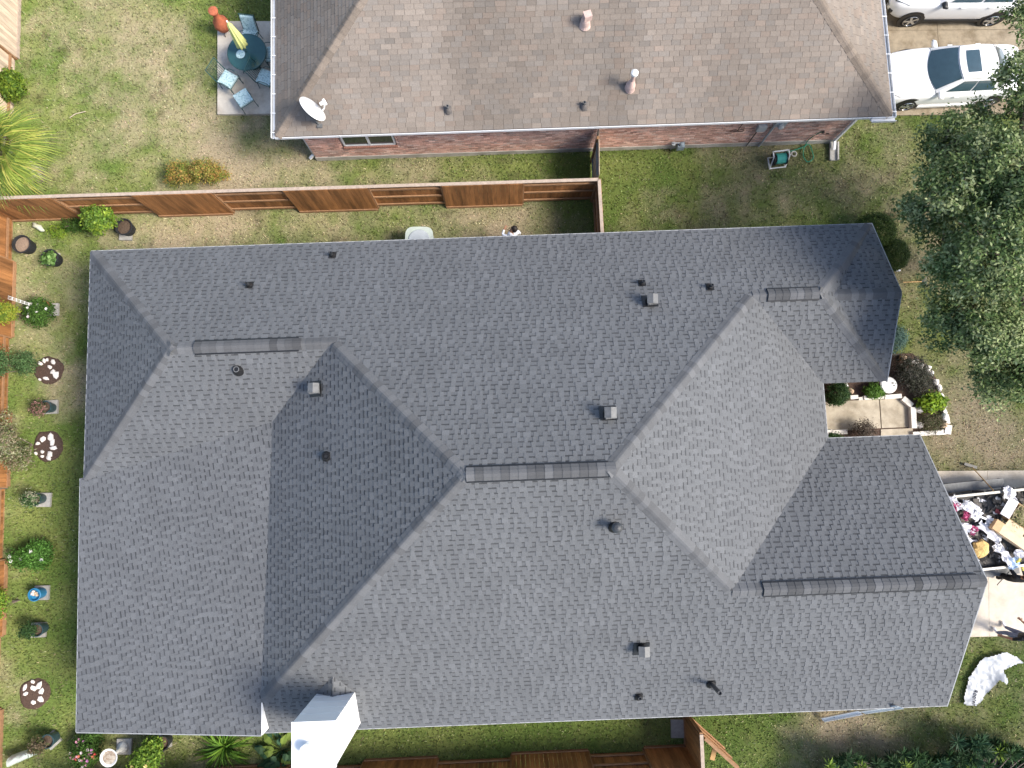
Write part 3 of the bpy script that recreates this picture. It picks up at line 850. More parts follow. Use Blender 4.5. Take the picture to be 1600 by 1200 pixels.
# meters and boxes on the wall
def wall_thing(u, v, w, h, d, name, m, label_part=None):
    x, z = on_wall(u, v, d/2)
    o = obj(name, MB().obox(nb(x-w/2, NOV_S-d, z-h/2), NE_*w, NN_*d, Vector((0, 0, h))), m, nbh)
    return o, x, z
o, mx_, mz_ = wall_thing(1222, 189, .36, .55, .14, 'meter_cabinet', M_METER)
obj('electric_meter', MB().lathe([(.09, 0), (.09, .1), (.07, .13), (.002, .14)], (0, 0, 0), 18, axis='y'), M_METER, o, loc=nb(mx_, NOV_S-.14, mz_-.12)).rotation_euler = (0, 0, PI+.037)
obj('conduit', MB().tube([nb(mx_-.1, NOV_S-.05, mz_-.25), nb(mx_-.1, NOV_S-.05, .0)], .035), M_METER, o)
o, bx_, bz_ = wall_thing(1190, 200, .28, .3, .12, 'utility_box', M_METER)
obj('conduit', MB().tube([nb(bx_-.05, NOV_S-.04, bz_-.14), nb(bx_-.05, NOV_S-.04, .0)], .016), M_BLACKPL, o)
hx, hz = on_wall(1152, 203)
mb = MB(); mb.tube([nb(hx+.05, NOV_S-.03, 2.5), nb(hx, NOV_S-.03, hz)], .012, 6)
for sgn in (-1, 1):
    mb.tube([nb(hx+sgn*(.11-.11*math.cos(a*PI/6)), NOV_S-.03, hz+.07*math.sin(a*PI/6)) for a in range(13)], .01, 6)
obj('cable_hook', mb, M_BLACKPL, nbh)
# neighbour roof vents
pipe_vent(nbh, 700, 172, nslopes, .045, .25, M_GALV, mat('grey_flashing', (.12, .11, .105), rough=.6))
pipe_vent(nbh, 912, 166, nslopes, .045, .25, M_GALV, MATS['grey_flashing'])
v_ = pipe_vent(nbh, 984, 138, nslopes, .06, .75, M_PINKVENT, M_PINKVENT, cap=.001)
p_, n_ = roof_hit(984, 138, nslopes)
obj('rain_cap', MB().lathe([(.04, .76), (.105, .78), (.105, .86), (.05, .9), (.002, .91)], p_, 18), M_WHITE, v_)
obj('storm_collar', MB().lathe([(.16, 0), (.14, .2), (.07, .42)], p_, 18), M_PINKVENT, v_)
v_ = pipe_vent(nbh, 914, 38, nslopes, .09, .3, M_PINKVENT, M_PINKVENT)
p_, n_ = roof_hit(914, 38, nslopes)
obj('hood', MB().box(p_+Vector((.03, 0, .38)), (.22, .2, .2), .3).lathe([(.15, 0), (.13, .2), (.1, .3)], p_, 18), M_PINKVENT, v_)
# satellite dish on the roof
p_, n_ = roof_hit(500, 196, nslopes)
dish = thing('satellite_dish', 'white oval satellite dish mounted on the brown roof corner', 'satellite dish', p_)
dn = Vector((.70, .45, .50)).normalized(); du = Vector((0, 0, 1)).cross(dn).normalized(); dv = dn.cross(du)
dc = P(486, 173, 3.55)
mb = MB()
ang_ = [2*PI*k/28 for k in range(28)]
rings = [(.001, 0), (.2, .015), (.33, .045), (.43, .085), (.43, .07), (.3, .02), (.001, -.015)]
vs = []
for r, h in rings: vs += [dc+du*math.cos(a)*r+dv*math.sin(a)*r*1.05+dn*h for a in ang_]
mb.add(vs, [(i*28+k, i*28+(k+1) % 28, (i+1)*28+(k+1) % 28, (i+1)*28+k) for i in range(6) for k in range(28)])
obj('reflector', mb, M_WHITE, dish, smooth=True)
lowp = dc-dv*.4; lnb = dc+dn*.42-dv*.22
obj('feed_arm', MB().tube([lowp, lowp+dn*.2, lnb], .022), M_WHITE, dish)
obj('feed_horn', MB().tube([lnb, lnb-dn*.05+dv*.05, lnb+dv*.1-dn*.12], [.05, .06, .045], 10).tube([lnb-du*.09, lnb+du*.09], .04, 10), M_WHITE, dish)
obj('mast', MB().tube([dc-dn*.02, dc-dn*.12-Vector((0, 0, .1)), p_-n_*.05], .03).box(p_+Vector((0, 0, .02)), (.16, .16, .03)), M_GALV, dish)

# ------------------------------------------------------------------ wall side clutter of the neighbour
g = thing('gas_meter', 'small blue grey gas meter standing at the brick wall', 'gas meter', P(1057, 236))
p_ = P(1057, 236)
obj('meter_body', MB().box(p_+Vector((.06, .02, .32)), (.24, .18, .26), .04).lathe([(.08, 0), (.08, .06), (.05, .1), (.002, .11)], p_+Vector((.06, .02, .45)), 14), mat('gas_meter_blue', (.20, .25, .29), rough=.5, var=.2), g)
obj('riser_pipe', MB().tube([p_+Vector((-.2, .05, -.05)), p_+Vector((-.2, .05, .5)), p_+Vector((0, .05, .52)), p_+Vector((.02, .04, .4))], .022).lathe([(.07, .42), (.07, .46)], p_+Vector((-.2, .05, 0)), 12), M_METER, g)
c = P(1213, 254)
hr = thing('hose_reel', 'white framed garden hose reel wound with aqua hose on the lawn', 'hose reel', c, .12)
fr = MB()
for sx in (-.27, .27):
    fr.beam((sx, -.22, .02), (sx, .2, .02), .04, .03); fr.beam((sx, -.2, .02), (sx, .0, .5), .035, .03); fr.beam((sx, .18, .02), (sx, .0, .5), .035, .03)
fr.beam((-.27, -.2, .03), (.27, -.2, .03), .03, .04); fr.beam((-.27, .18, .05), (.27, .18, .05), .03, .04); fr.beam((-.28, .19, .5), (.28, .19, .5), .04, .03)
fr.beam((-.27, 0, .5), (-.27, .2, .5), .04, .03); fr.beam((.27, 0, .5), (.27, .2, .5), .04, .03)
obj('frame', fr, M_WHITE, hr, world=False)
mb = MB()
for k in range(9):
    x = -.13+k*.038
    mb.tube([(x, .16*math.cos(a*PI/8), .32+.16*math.sin(a*PI/8)) for a in range(17)], .021, 6, cap=False)
obj('wound_hose', mb, M_AQUA, hr, world=False, smooth=True)['kind'] = 'stuff'
obj('drum', MB().tube([(-.24, 0, .32), (.24, 0, .32)], .12, 16).tube([(-.24, 0, .32), (-.21, 0, .32)], .22, 18).tube([(.18, 0, .32), (.21, 0, .32)], .22, 18), M_BLACKPL, hr, world=False)
def wpx(u, v, o=.03):
    x, z = on_wall(u, v, o); return nb(x, NOV_S-o, z)
hp = [P(1218, 241, .12), P(1236, 236, .03), P(1252, 231, .03), P(1264, 226, .03), P(1270, 240, .03), P(1270, 248, .03), P(1262, 253, .03), P(1256, 246, .03), P(1255, 236, .03), P(1258, 228, .06), wpx(1262, 220), wpx(1272, 212), wpx(1284, 206)]
def smooth_path(pts, k=4):
    pts = [Vector(p) for p in pts]; out = []
    for i in range(len(pts)-1):
        a, b, c, d = pts[max(i-1, 0)], pts[i], pts[i+1], pts[min(i+2, len(pts)-1)]
        for j in range(k):
            t = j/k
            out.append(.5*((2*b)+(c-a)*t+(2*a-5*b+4*c-d)*t*t+(3*b-a-3*c+d)*t**3))
    return out+[pts[-1]]
tag(obj('garden_hose', MB().tube(smooth_path(hp), .016, 8), M_HOSE, smooth=True), 'dark green garden hose looping from the wall tap over the grass', 'hose')
obj('tap', MB().box(wpx(1286, 206), (.08, .1, .06)).box(wpx(1293, 209), (.1, .03, .03)), M_BLACKPL, nbh)
mb = MB().lathe([(.07, 0), (.1, .01), (.11, .035), (.1, .05), (.07, .05), (.06, .02), (.07, 0)], P(1240, 241, .0), 18, cap=False)
tag(obj('sprinkler_ring', mb, M_PAVER), 'small pale ring lying in the grass beside the garden hose', 'ring')
a, b = P(1302, 222, .05), P(1302, 250, .05)
mb = MB(); sd = Vector((.13, 0, 0))
mb.obox(a-sd+Vector((0, 0, -.05)), (.30, 0, 0), b-a, (0, 0, .03)).obox(a-sd+Vector((0, 0, -.05)), (.05, 0, 0), b-a, (0, 0, .10)).obox(a+sd+Vector((0, 0, -.05)), (.05, 0, 0), b-a, (0, 0, .10))
tag(obj('splash_block', mb, M_PAVER), 'grey concrete splash block below the white downspout', 'splash block')

# ------------------------------------------------------------------ fences
def rot_link(name, me, parent, loc, rz):
    o = _link(name, me, parent, Vector(loc), True); o.rotation_euler = (0, 0, rz); return o
def fence(label, cuts, fronts, side, material=M_FENCE, height=1.83, cap=True, topmat=None, name='fence', group='timber garden fences'):
    """cuts: world base points of the posts; fronts: per panel True when pickets are on the viewer's side; side: unit vector to the viewer's side"""
    a, b = cuts[0], cuts[-1]
    root = thing(name, label, 'fence', (a+b)/2, group=group)
    rr = random.Random(len(label))
    for i, (p, q, fr) in enumerate(zip(cuts[:-1], cuts[1:], fronts)):
        d = (q-p); Ln = d.length; d.normalize(); rz = math.atan2(d.y, d.x)
        off = side*(.055 if fr else -.055)
        npk = max(1, round(Ln/.142)); w = Ln/npk
        me = mesh_of('picket', MB().obox((-w/2+.003, -.009, .06), (w-.006, 0, 0), (0, .018, 0), (0, 0, height-.06)), material)
        for k in range(npk):
            rot_link('picket', me, root, p+d*(w*(k+.5))+off+side*rr.uniform(-.003, .003)+Vector((0, 0, rr.uniform(-.012, .012))), rz)
        for z in (.3, .95, 1.55):
            obj('rail', MB().beam(p+d*.02+Vector((0, 0, z)), q-d*.02+Vector((0, 0, z)), .04, .085), M_RAIL, root)
        obj('kickboard', MB().beam(p+off*1.5+Vector((0, 0, .04)), q+off*1.5+Vector((0, 0, .04)), .03, .14), topmat or M_RAIL, root)
        if cap: obj('cap_board', MB().beam(p+Vector((0, 0, height+.02)), q+Vector((0, 0, height+.02)), (.10 if topmat is None else .12), .03), topmat or M_FTOP, root)
    for p in cuts:
        obj('post', MB().box(p+Vector((0, 0, height/2)), (.088, .088, height), rz), M_RAIL, root)
    return root
def along(p0, p1, us, axis=0):
    """base points on the ground line p0-p1 at picture columns (axis 0) or rows (axis 1)"""
    A, B = P(*p0), P(*p1); out = []
    for u in us:
        t = min((i/2000*3-1 for i in range(2001)), key=lambda t: abs(px(A+(B-A)*t)[axis]-u)); out.append(A+(B-A)*t)
    return out
SOUTH, NORTH, EAST = -EY, EY, EX
fence('long stained wooden fence with alternating panels between the two backyards', along((469, 328.5), (921, 314.5), [22, 133, 250, 365, 469, 591, 698, 816, 924]), [True, False, True, False, True, False, True, False], SOUTH)
fence('stained wooden fence along the left edge beside the potted plants', along((19, 470), (5.5, 935), [333, 410, 527, 645, 760, 875, 992, 1108, 1225, 1340], 1), [False, True, False, True, False, True, False, True, False], EAST)
fence('bleached tan wooden fence at the left edge of the upper yard', along((27, 50), (21, 250), [-180, -60, 92, 210, 333], 1), [True, True, False, False], EAST, M_FOLD, topmat=M_FTOP)
fence('short stained fence closing the gap between long fence and grey roof', [P(936, 281, 1.83)*1, P(941, 372, 1.83)*1] and [Vector((P(936, 281, 1.83).x, P(936, 281, 1.83).y, 0)), Vector((P(941, 366, 1.83).x, P(941, 366, 1.83).y, 0))], [False], -EX)
fence('stained wooden fence along the bottom edge below the grey roof', along((571, 1191), (1072, 1168), [110, 225, 340, 455, 570, 684, 799, 919, 1006, 1073]), [True, False, True, False, True, False, True, False, True], NORTH)
fence('short stained fence running from bottom fence up to the grey roof', [P(1071, 1112), P(1073.5, 1167)], [True], -EX)
gt = thing('garden_gate', 'stained wooden gate standing open at an angle beside the bottom fence', 'gate', P(1075, 1118))
a, b = P(1076, 1118), P(1127, 1164); d = (b-a).normalized(); nn = Vector((d.y, -d.x, 0)); rz = math.atan2(d.y, d.x)
Lg = (b-a).length; w = Lg/9
me = mesh_of('picket', MB().obox((-w/2+.003, -.009, .08), (w-.006, 0, 0), (0, .018, 0), (0, 0, 1.75)), M_FENCE)
for k in range(9): rot_link('picket', me, gt, a+d*(w*(k+.5)), rz)
for z in (.3, 1.0, 1.6): obj('rail', MB().beam(a-nn*.03+Vector((0, 0, z)), b-nn*.03+Vector((0, 0, z)), .035, .085), M_RAIL, gt)
obj('cap_board', MB().beam(a+Vector((0, 0, 1.85)), b+Vector((0, 0, 1.85)), .08, .03), M_RAIL, gt)
obj('stop_block', MB().beam(a+d*.75-nn*.0+Vector((0, 0, .95)), a+d*.95+nn*.42+Vector((0, 0, .95)), .14, .04), M_WOODHANDLE, gt)
ng = thing('side_gate', 'narrow weathered gate between long fence and brick wall', 'gate', P(925, 265))
a, b = Vector((P(937, 277, 1.8).x, P(937, 277, 1.8).y, 0)), Vector((P(936, 204, 1.8).x, P(936, 204, 1.8).y, 0))
a = a+EY*.1; d = (b-a).normalized(); L2 = (nb(0, NOV_S-.05, 0)-a).dot(NN_)/d.dot(NN_); rz = math.atan2(d.y, d.x); k_ = round(L2/.14); w = L2/k_
me = mesh_of('picket', MB().obox((-w/2+.003, -.009, .06), (w-.006, 0, 0), (0, .018, 0), (0, 0, 1.72)), M_FOLD)
for k in range(k_): rot_link('picket', me, ng, a+d*(w*(k+.5)), rz)
obj('steel_frame', MB().beam(a-EX*.04+d*.1+Vector((0, 0, .3)), a-EX*.04+d*L2*.75+Vector((0, 0, .3)), .03, .05).beam(a-EX*.04+d*.1+Vector((0, 0, 1.5)), a-EX*.04+d*L2*.75+Vector((0, 0, 1.5)), .03, .05).beam(a-EX*.04+d*.1+Vector((0, 0, .3)), a-EX*.04+d*.1+Vector((0, 0, 1.5)), .04, .04).beam(a-EX*.04+d*L2*.75+Vector((0, 0, .3)), a-EX*.04+d*L2*.75+Vector((0, 0, 1.5)), .04, .04), mat('blue_grey_steel', (.17, .22, .26), rough=.5, metal=.3), ng)
obj('post', MB().box(a+d*L2*.78+Vector((-.03, 0, .9)), (.09, .09, 1.8)), M_RAIL, ng)
#MARK_FURN
# ------------------------------------------------------------------ plants: generators
def rhombi(ctr, dirs, nor, L, W):
    """leaf shaped quads: ctr (n,3), unit dirs, normals, lengths (n,), widths (n,)"""
    sd = np.cross(dirs, nor); sd /= np.linalg.norm(sd, axis=1, keepdims=True)+1e-9
    up = np.cross(sd, dirs)
    a = ctr-dirs*L[:, None]*.5; b = ctr+sd*W[:, None]*.5+up*W[:, None]*.12; c = ctr+dirs*L[:, None]*.5; d = ctr-sd*W[:, None]*.5+up*W[:, None]*.12
    V = np.stack([a, b, c, d], 1).reshape(-1, 3)
    return V, np.arange(len(V)).reshape(-1, 4)
def unit(a): return a/(np.linalg.norm(a, axis=1, keepdims=True)+1e-9)
def foliage(rng, blobs, nclust, per, crad, L, W, palette, shell=.55, flat=.5):
    blobs = np.array(blobs, float)
    wgt = blobs[:, 3]*blobs[:, 4]*blobs[:, 5]; wgt = wgt**.75; wgt /= wgt.sum()
    bi = rng.choice(len(blobs), nclust, p=wgt)
    d = unit(rng.normal(size=(nclust, 3)))
    d[:, 2] = np.where(d[:, 2] < -.35, -d[:, 2], d[:, 2])
    r = shell+(1-shell)*rng.random(nclust)**.6
    cc = blobs[bi, :3]+d*blobs[bi, 3:6]*r[:, None]
    n = nclust*per
    ci = np.repeat(np.arange(nclust), per)
    off = rng.normal(size=(n, 3))*crad*np.array((1, 1, .6))
    ctr = cc[ci]+off
    out = unit(d[ci]+unit(off)*.6)
    nor = unit(out*.5+np.array((0, 0, flat))+rng.normal(size=(n, 3))*.45)
    dirs = unit(np.cross(nor, rng.normal(size=(n, 3))))
    l = L*rng.uniform(.7, 1.3, n); w = W*rng.uniform(.7, 1.3, n)
    V, F = rhombi(ctr, dirs, nor, l, w)
    pal = np.array(palette)
    cp = pal[rng.integers(0, len(pal), nclust)]
    C = np.where(rng.random((n, 1)) < .65, cp[ci], pal[rng.integers(0, len(pal), n)])
    C = C*(rng.uniform(.8, 1.2, nclust)[ci]*rng.uniform(.7, 1.3, n))[:, None]
    return V, F, C, cc
def shrub(label, cat, base, blobs, nclust, per, crad, L, W, palette, seed, stems=4, group=None, name='shrub', blooms=None, shell=.55, woody=True):
    rng = np.random.default_rng(seed)
    root = thing(name, label, cat, base, group=group)
    bl = [(base[0]+b[0], base[1]+b[1], base[2]+b[2], b[3], b[4], b[5]) for b in blobs]
    V, F, C, cc = foliage(rng, bl, nclust, per, crad, L, W, palette, shell)
    npmesh('foliage', V, F, C, M_LEAF, root)
    mb = MB()
    for k in range(stems):
        t = cc[rng.integers(0, len(cc))]
        b0 = Vector(base); m = b0.lerp(Vector(t), .5)+Vector((0, 0, .05))
        mb.tube([b0-Vector((0, 0, .03)), m, Vector(t)], [.02, .013, .006], 6)
    obj('stem', mb, M_BARK, root)['kind'] = 'stuff'
    if blooms:
        nb_, cols, size = blooms
        idx = rng.choice(len(cc), nb_, replace=False) if nb_ <= len(cc) else rng.integers(0, len(cc), nb_)
        top = sorted(range(len(cc)), key=lambda i: -cc[i][2])[:max(nb_, len(cc)//2)]
        idx = rng.choice(top, nb_, replace=len(top) < nb_)
        for i in idx:
            c = Vector(cc[i])+Vector((0, 0, L*.8)); mb = MB(); col = cols[rng.integers(0, len(cols))]
            for ring, (rr_, tl) in enumerate(((1, .35), (.6, .9))):
                for k in range(6):
                    a = 2*PI*(k+ring*.5)/6+rng.uniform(-.2, .2)
                    o_ = Vector((math.cos(a), math.sin(a), tl))*size*rr_; s_ = Vector((-math.sin(a), math.cos(a), 0))*size*.5
                    mb.add([c, c+o_*.6+s_, c+o_*1.1, c+o_*.6-s_], [(0, 1, 2, 3)], tuple(np.array(col)*rng.uniform(.85, 1.1)))
            obj('bloom', mb, M_PETAL, root)
    return root
G_MID = [(.055, .115, .02), (.075, .15, .028), (.04, .085, .018)]
G_LIME = [(.16, .26, .03), (.22, .31, .04), (.10, .19, .025)]
G_DARK = [(.022, .055, .018), (.035, .075, .022), (.05, .1, .03)]
G_OAK = [(.12, .175, .055), (.165, .22, .08), (.24, .295, .13), (.07, .115, .038), (.31, .355, .175)]
G_OLIVE = [(.12, .13, .05), (.2, .2, .1), (.08, .09, .035)]

# ------------------------------------------------------------------ the big oak at the right edge
rng = np.random.default_rng(77)
tb = P(1500, 430)
oak = thing('oak_tree', 'large leafy oak tree covering the right edge of the picture', 'tree', tb)
ob = []
for u, v, z, rx, ry, rz in ((1510, 215, 4.6, .95, .9, .8), (1468, 240, 4.0, .7, .6, .6), (1455, 330, 4.4, .75, .75, .7), (1500, 300, 5.6, 1.1, 1.0, .9), (1560, 260, 6.0, 1.1, 1.1, .9), (1590, 130, 5.6, .6, .8, .7), (1570, 400, 6.2, 1.2, 1.2, .9),
                            (1510, 420, 5.4, 1.0, .9, .8), (1490, 500, 4.6, .8, .8, .7), (1550, 520, 5.2, 1.0, .9, .8), (1565, 600, 4.4, .75, .7, .7), (1600, 560, 5.0, .8, .9, .7), (1640, 330, 6.4, 1.4, 1.4, 1.0), (1700, 450, 5.6, 1.3, 1.4, 1.0), (1660, 200, 5.6, 1.1, 1.1, .9), (1470, 395, 4.0, .55, .55, .5), (1740, 280, 5.0, 1.2, 1.2, .9), (1660, 580, 4.8, 1.0, 1.0, .8), (1600, 30, 4.8, .5, .6, .5)):
    c = P(u, v, z); ob.append((c.x, c.y, c.z, rx, ry, rz))
V, F, C, cc = foliage(rng, ob, 1180, 80, .135, .11, .05, G_OAK, .5)
npmesh('crown', V, F, C, M_LEAF, oak)
mb = MB()
fork = tb+Vector((.2, 0, 1.9))
mb.tube([tb-Vector((0, 0, .1)), tb+Vector((.05, 0, .8)), fork], [.24, .18, .16], 12)
mb.tube([fork, fork+Vector((.05, .05, .6))], [.16, .1], 10)
obj('trunk', mb, M_BARK, oak, smooth=True)
for i, b_ in enumerate(ob):
    c = Vector(b_[:3]); m = fork.lerp(c, .5)+Vector((0, 0, .35))
    mb = MB().tube(smooth_path([fork+Vector((0, 0, .1)), m, c+Vector((0, 0, .1))], 4), [.085-.0075*k for k in range(9)], 8)
    for k in range(5):
        near = [q_ for q_ in cc if (Vector(q_)-c).length < 1.3]
        if near:
            q_ = Vector(near[int(rng.integers(0, len(near)))]); mb.tube([c, c.lerp(q_, .5)+Vector((0, 0, .1)), q_], [.03, .02, .008], 6)
    obj('limb', mb, M_BARK, oak, smooth=True)

# ------------------------------------------------------------------ dark whorled shrub tree at the bottom right
rng = np.random.default_rng(78)
wt = thing('whorled_shrub', 'dark green shrub with whorls of narrow leaves at bottom right', 'shrub', P(1480, 1230))
V_, F_, C_ = [], [], []; nq = 0
spots = []
for k in range(430):
    u = rng.uniform(1290, 1640); z = rng.uniform(.45, 1.15)
    top_edge = np.interp(u, [1290, 1330, 1360, 1420, 1480, 1500, 1540, 1570, 1600, 1640], [1190, 1172, 1185, 1168, 1180, 1145, 1148, 1160, 1165, 1165])
    v = top_edge+8+rng.random()**1.4*90
    spots.append(P(u, v, z))
for c in spots:
    m = 40; th_ = rng.uniform(0, 2*PI, m); el_ = rng.uniform(-.15, 1.1, m)
    d = np.stack([np.cos(th_)*np.cos(el_), np.sin(th_)*np.cos(el_), np.sin(el_)], -1)
    l = rng.uniform(.18, .34, m); ctr = np.array(c)+d*l[:, None]*.55
    nor = unit(np.array((0, 0, 1.))+rng.normal(size=(m, 3))*.2)
    v4, f4 = rhombi(ctr, d, nor, l, np.full(m, .038))
    V_.append(v4); F_.append(f4+nq); nq += len(v4)
    col = np.array(((.028, .06, .024), (.04, .085, .03), (.03, .07, .035))[int(rng.integers(0, 3))]) if rng.random() > .1 else np.array((.16, .24, .04))
    C_.append(col*rng.uniform(.7, 1.4, (m, 1)))
npmesh('foliage', np.concatenate(V_), np.concatenate(F_), np.concatenate(C_), M_LEAF, wt)
mb = MB(); b0 = P(1480, 1225)
for c in spots[::2]: mb.tube([b0+Vector((rng.uniform(-.3, .3)+(c.x-b0.x)*.6, rng.uniform(-.2, .2), 0)), c.lerp(b0, .35)+Vector((0, 0, .4)), c], [.025, .018, .01], 5)
obj('stem', mb, M_BARK, wt)['kind'] = 'stuff'

# ------------------------------------------------------------------ fan palm
rng = np.random.default_rng(79)
pc = P(-4, 238, 1.9)
palm = thing('fan_palm', 'low fan palm with lime green fronds at the left edge', 'palm tree', Vector((pc.x, pc.y, 0)))
obj('trunk', MB().tube([Vector((pc.x, pc.y, -.05)), Vector((pc.x, pc.y, .8)), pc], [.24, .2, .17], 12), M_BARK, palm)
def frond(az, el, stalk, fan, cols, droop, nseg=26, spread=2.1, w0=.045, name='frond'):
    a = Vector((math.cos(az)*math.cos(el), math.sin(az)*math.cos(el), math.sin(el)))
    sd = Vector((-math.sin(az), math.cos(az), 0)); up = a.cross(sd); up = up if up.z > 0 else -up
    hub = pc+a*stalk; mb = MB()
    mb.tube([pc-a*.05, pc+a*stalk*.5+Vector((0, 0, .03)), hub], [.022, .016, .012], 5, (.17, .2, .05))
    for k in range(nseg):
        t = -spread/2+spread*k/(nseg-1)
        d = (a*math.cos(t)+sd*math.sin(t)).normalized()
        l = fan*(1-.28*abs(t)/(spread/2))*rng.uniform(.9, 1.08); sv = d.cross(up).normalized()
        col = np.array(cols[int(rng.integers(0, len(cols)))])*rng.uniform(.8, 1.25)
        pts = []
        for j, (f, w_) in enumerate(((0, .25), (.4, 1), (.72, .7), (1, .05))):
            q_ = hub+d*l*f-Vector((0, 0, 1))*droop*f*f*l+up*(.02 if k % 2 else 0)*(1-f)
            pts += [q_+sv*w0*w_*.5, q_-sv*w0*w_*.5]
        mb.add(pts, [(0, 1, 3, 2), (2, 3, 5, 4), (4, 5, 7, 6)], tuple(col))
    obj(name, mb, M_LEAF, palm)
for k in range(34):
    lvl = k/34
    frond(k*2.399, 1.25-1.35*lvl, .55+.25*rng.random(), 1.15+.3*rng.random(), [(.22, .29, .05), (.30, .36, .07), (.13, .20, .04), (.38, .37, .09)], .25+.5*lvl)
for az in (-.75, -.55, -.95, -.35): frond(az, -.55, .5, .75, [(.42, .36, .27), (.5, .44, .34)], .35, 14, 1.0, .03, 'dead_frond')

# ------------------------------------------------------------------ yard shrubs
def at(u, v, z=0): return P(u, v, z)
shrub('bright green leafy shrub beside the bleached fence above the palm', 'shrub', at(32, 146), [(0, 0, .45, .42, .45, .4)], 90, 30, .09, .14, .06, [(.10, .17, .02), (.17, .24, .03), (.06, .11, .015)], 1)
shrub('low bush with orange red and green leaves behind the long fence', 'shrub', at(312, 278), [(-.5, 0, .35, .5, .38, .35), (.35, .05, .4, .55, .4, .4), (.75, 0, .25, .35, .3, .25)], 150, 36, .08, .07, .03, [(.25, .25, .05), (.36, .21, .06), (.14, .2, .035), (.30, .27, .07), (.36, .25, .08)], 2)
shrub('round light green citrus bush leaning out of a black pot', 'shrub', at(186, 358), [(-.25, .05, .75, .5, .45, .4)], 120, 24, .08, .11, .06, G_LIME+[(.12, .2, .04)], 3)
shrub('clipped dark green ball bush at the upper right roof corner', 'shrub', at(1352, 372), [(0, 0, .55, .62, .62, .6)], 420, 34, .05, .045, .025, [(.04, .07, .015), (.055, .09, .02)], 4, shell=.9)
shrub('clipped dark green ball bush nearest the garden rake', 'shrub', at(1380, 406), [(0, 0, .5, .5, .5, .5)], 360, 34, .045, .045, .025, [(.04, .068, .018), (.055, .085, .02)], 5, shell=.9)
shrub('blue green spiky juniper at the right edge of the roof', 'shrub', at(1383, 535), [(0, .05, .4, .4, .42, .35)], 110, 40, .08, .1, .015, [(.07, .13, .11), (.11, .18, .15), (.05, .1, .08)], 6)
shrub('rounded green boxwood at the inner corner of the walkway', 'shrub', at(1298, 616), [(0, .0, .4, .34, .36, .4)], 160, 36, .05, .05, .028, G_DARK+[(.06, .11, .03)], 7, shell=.8)
shrub('bright tuft of grassy leaves in the bed beside the white bucket', 'plant', at(1357, 612), [(.1, 0, .2, .3, .16, .18)], 60, 40, .06, .16, .02, [(.09, .19, .03), (.06, .13, .02), (.13, .25, .04)], 8)
shrub('dark twiggy bush in the bed beside the roof corner', 'shrub', at(1412, 588), [(0, .1, .4, .55, .5, .4), (.35, -.25, .3, .4, .35, .3)], 190, 26, .1, .09, .02, [(.035, .04, .025), (.06, .06, .045), (.10, .095, .08), (.025, .03, .02)], 9, 14)
shrub('lime green leafy plant in the stone edged bed', 'plant', at(1447, 628), [(0, 0, .3, .36, .25, .25)], 80, 20, .08, .13, .06, [(.17, .28, .02), (.25, .35, .03), (.1, .18, .02)], 10)
shrub('sparse brown twiggy plant inside the white stone bed', 'plant', at(1450, 660), [(0, 0, .2, .42, .3, .15)], 110, 16, .09, .06, .02, [(.1, .09, .05), (.16, .14, .09), (.07, .09, .03)], 11, 10)
shrub('brown twiggy plant at the lower edge of the walkway', 'plant', at(1340, 673), [(0, 0, .35, .38, .3, .25)], 90, 20, .09, .06, .02, [(.08, .06, .045), (.14, .11, .09), (.05, .04, .03)], 12, 12)
shrub('low green plant at the lower left end of the walkway', 'plant', at(1303, 684), [(0, 0, .1, .25, .12, .12)], 30, 20, .05, .06, .03, G_DARK, 13)
shrub('yellow green bush climbing a white trellis by the left fence', 'shrub', at(40, 497), [(-.1, 0, .8, .35, .3, .35)], 90, 26, .07, .07, .035, [(.22, .28, .03), (.28, .30, .04), (.12, .2, .03)], 14)
shrub('dark green rose bush with white blooms beside the white trellis', 'shrub', at(72, 492), [(0, 0, .35, .45, .45, .3)], 110, 24, .08, .07, .04, G_MID, 15, blooms=(7, [(.75, .72, .7), (.72, .62, .62)], .05))
shrub('broad green shrub over the fence beside the topmost rock ring', 'shrub', at(45, 578), [(-.35, .1, 1.0, .5, .42, .42), (.3, .15, .6, .35, .3, .3), (-.55, -.15, 1.1, .35, .4, .3)], 190, 26, .09, .075, .035, [(.07, .13, .045), (.11, .18, .07), (.045, .09, .03)], 16)
shrub('pale variegated shrub over the fence beside the middle rock ring', 'shrub', at(50, 695), [(-.35, 0, .8, .6, .55, .5), (-.05, -.4, .5, .45, .4, .3), (-.35, .6, .7, .16, .5, .25)], 210, 22, .1, .09, .035, [(.18, .2, .08), (.32, .32, .2), (.1, .12, .05), (.25, .2, .13)], 17)
shrub('dense green rose bush with a few white blooms by left fence', 'shrub', at(66, 868), [(0, 0, .4, .5, .34, .3), (.15, .25, .35, .35, .25, .25), (-.4, -.05, .4, .35, .25, .25)], 170, 24, .08, .08, .04, [(.07, .17, .03), (.1, .22, .04), (.05, .12, .02)], 18, blooms=(6, [(.75, .74, .7)], .06))
shrub('yellow green shrub against the left fence below the blue bucket', 'shrub', at(30, 938), [(-.2, 0, .8, .4, .45, .35)], 110, 22, .08, .08, .04, G_LIME, 19)
shrub('flower bush covered in pink and red blooms at bottom left', 'shrub', at(146, 1160), [(0, -.1, .4, .45, .5, .3), (.1, .2, .3, .3, .3, .2)], 150, 22, .08, .07, .035, G_MID, 20, blooms=(34, [(.7, .35, .45), (.72, .6, .62), (.6, .08, .07), (.62, .2, .12), (.5, .2, .42)], .045))
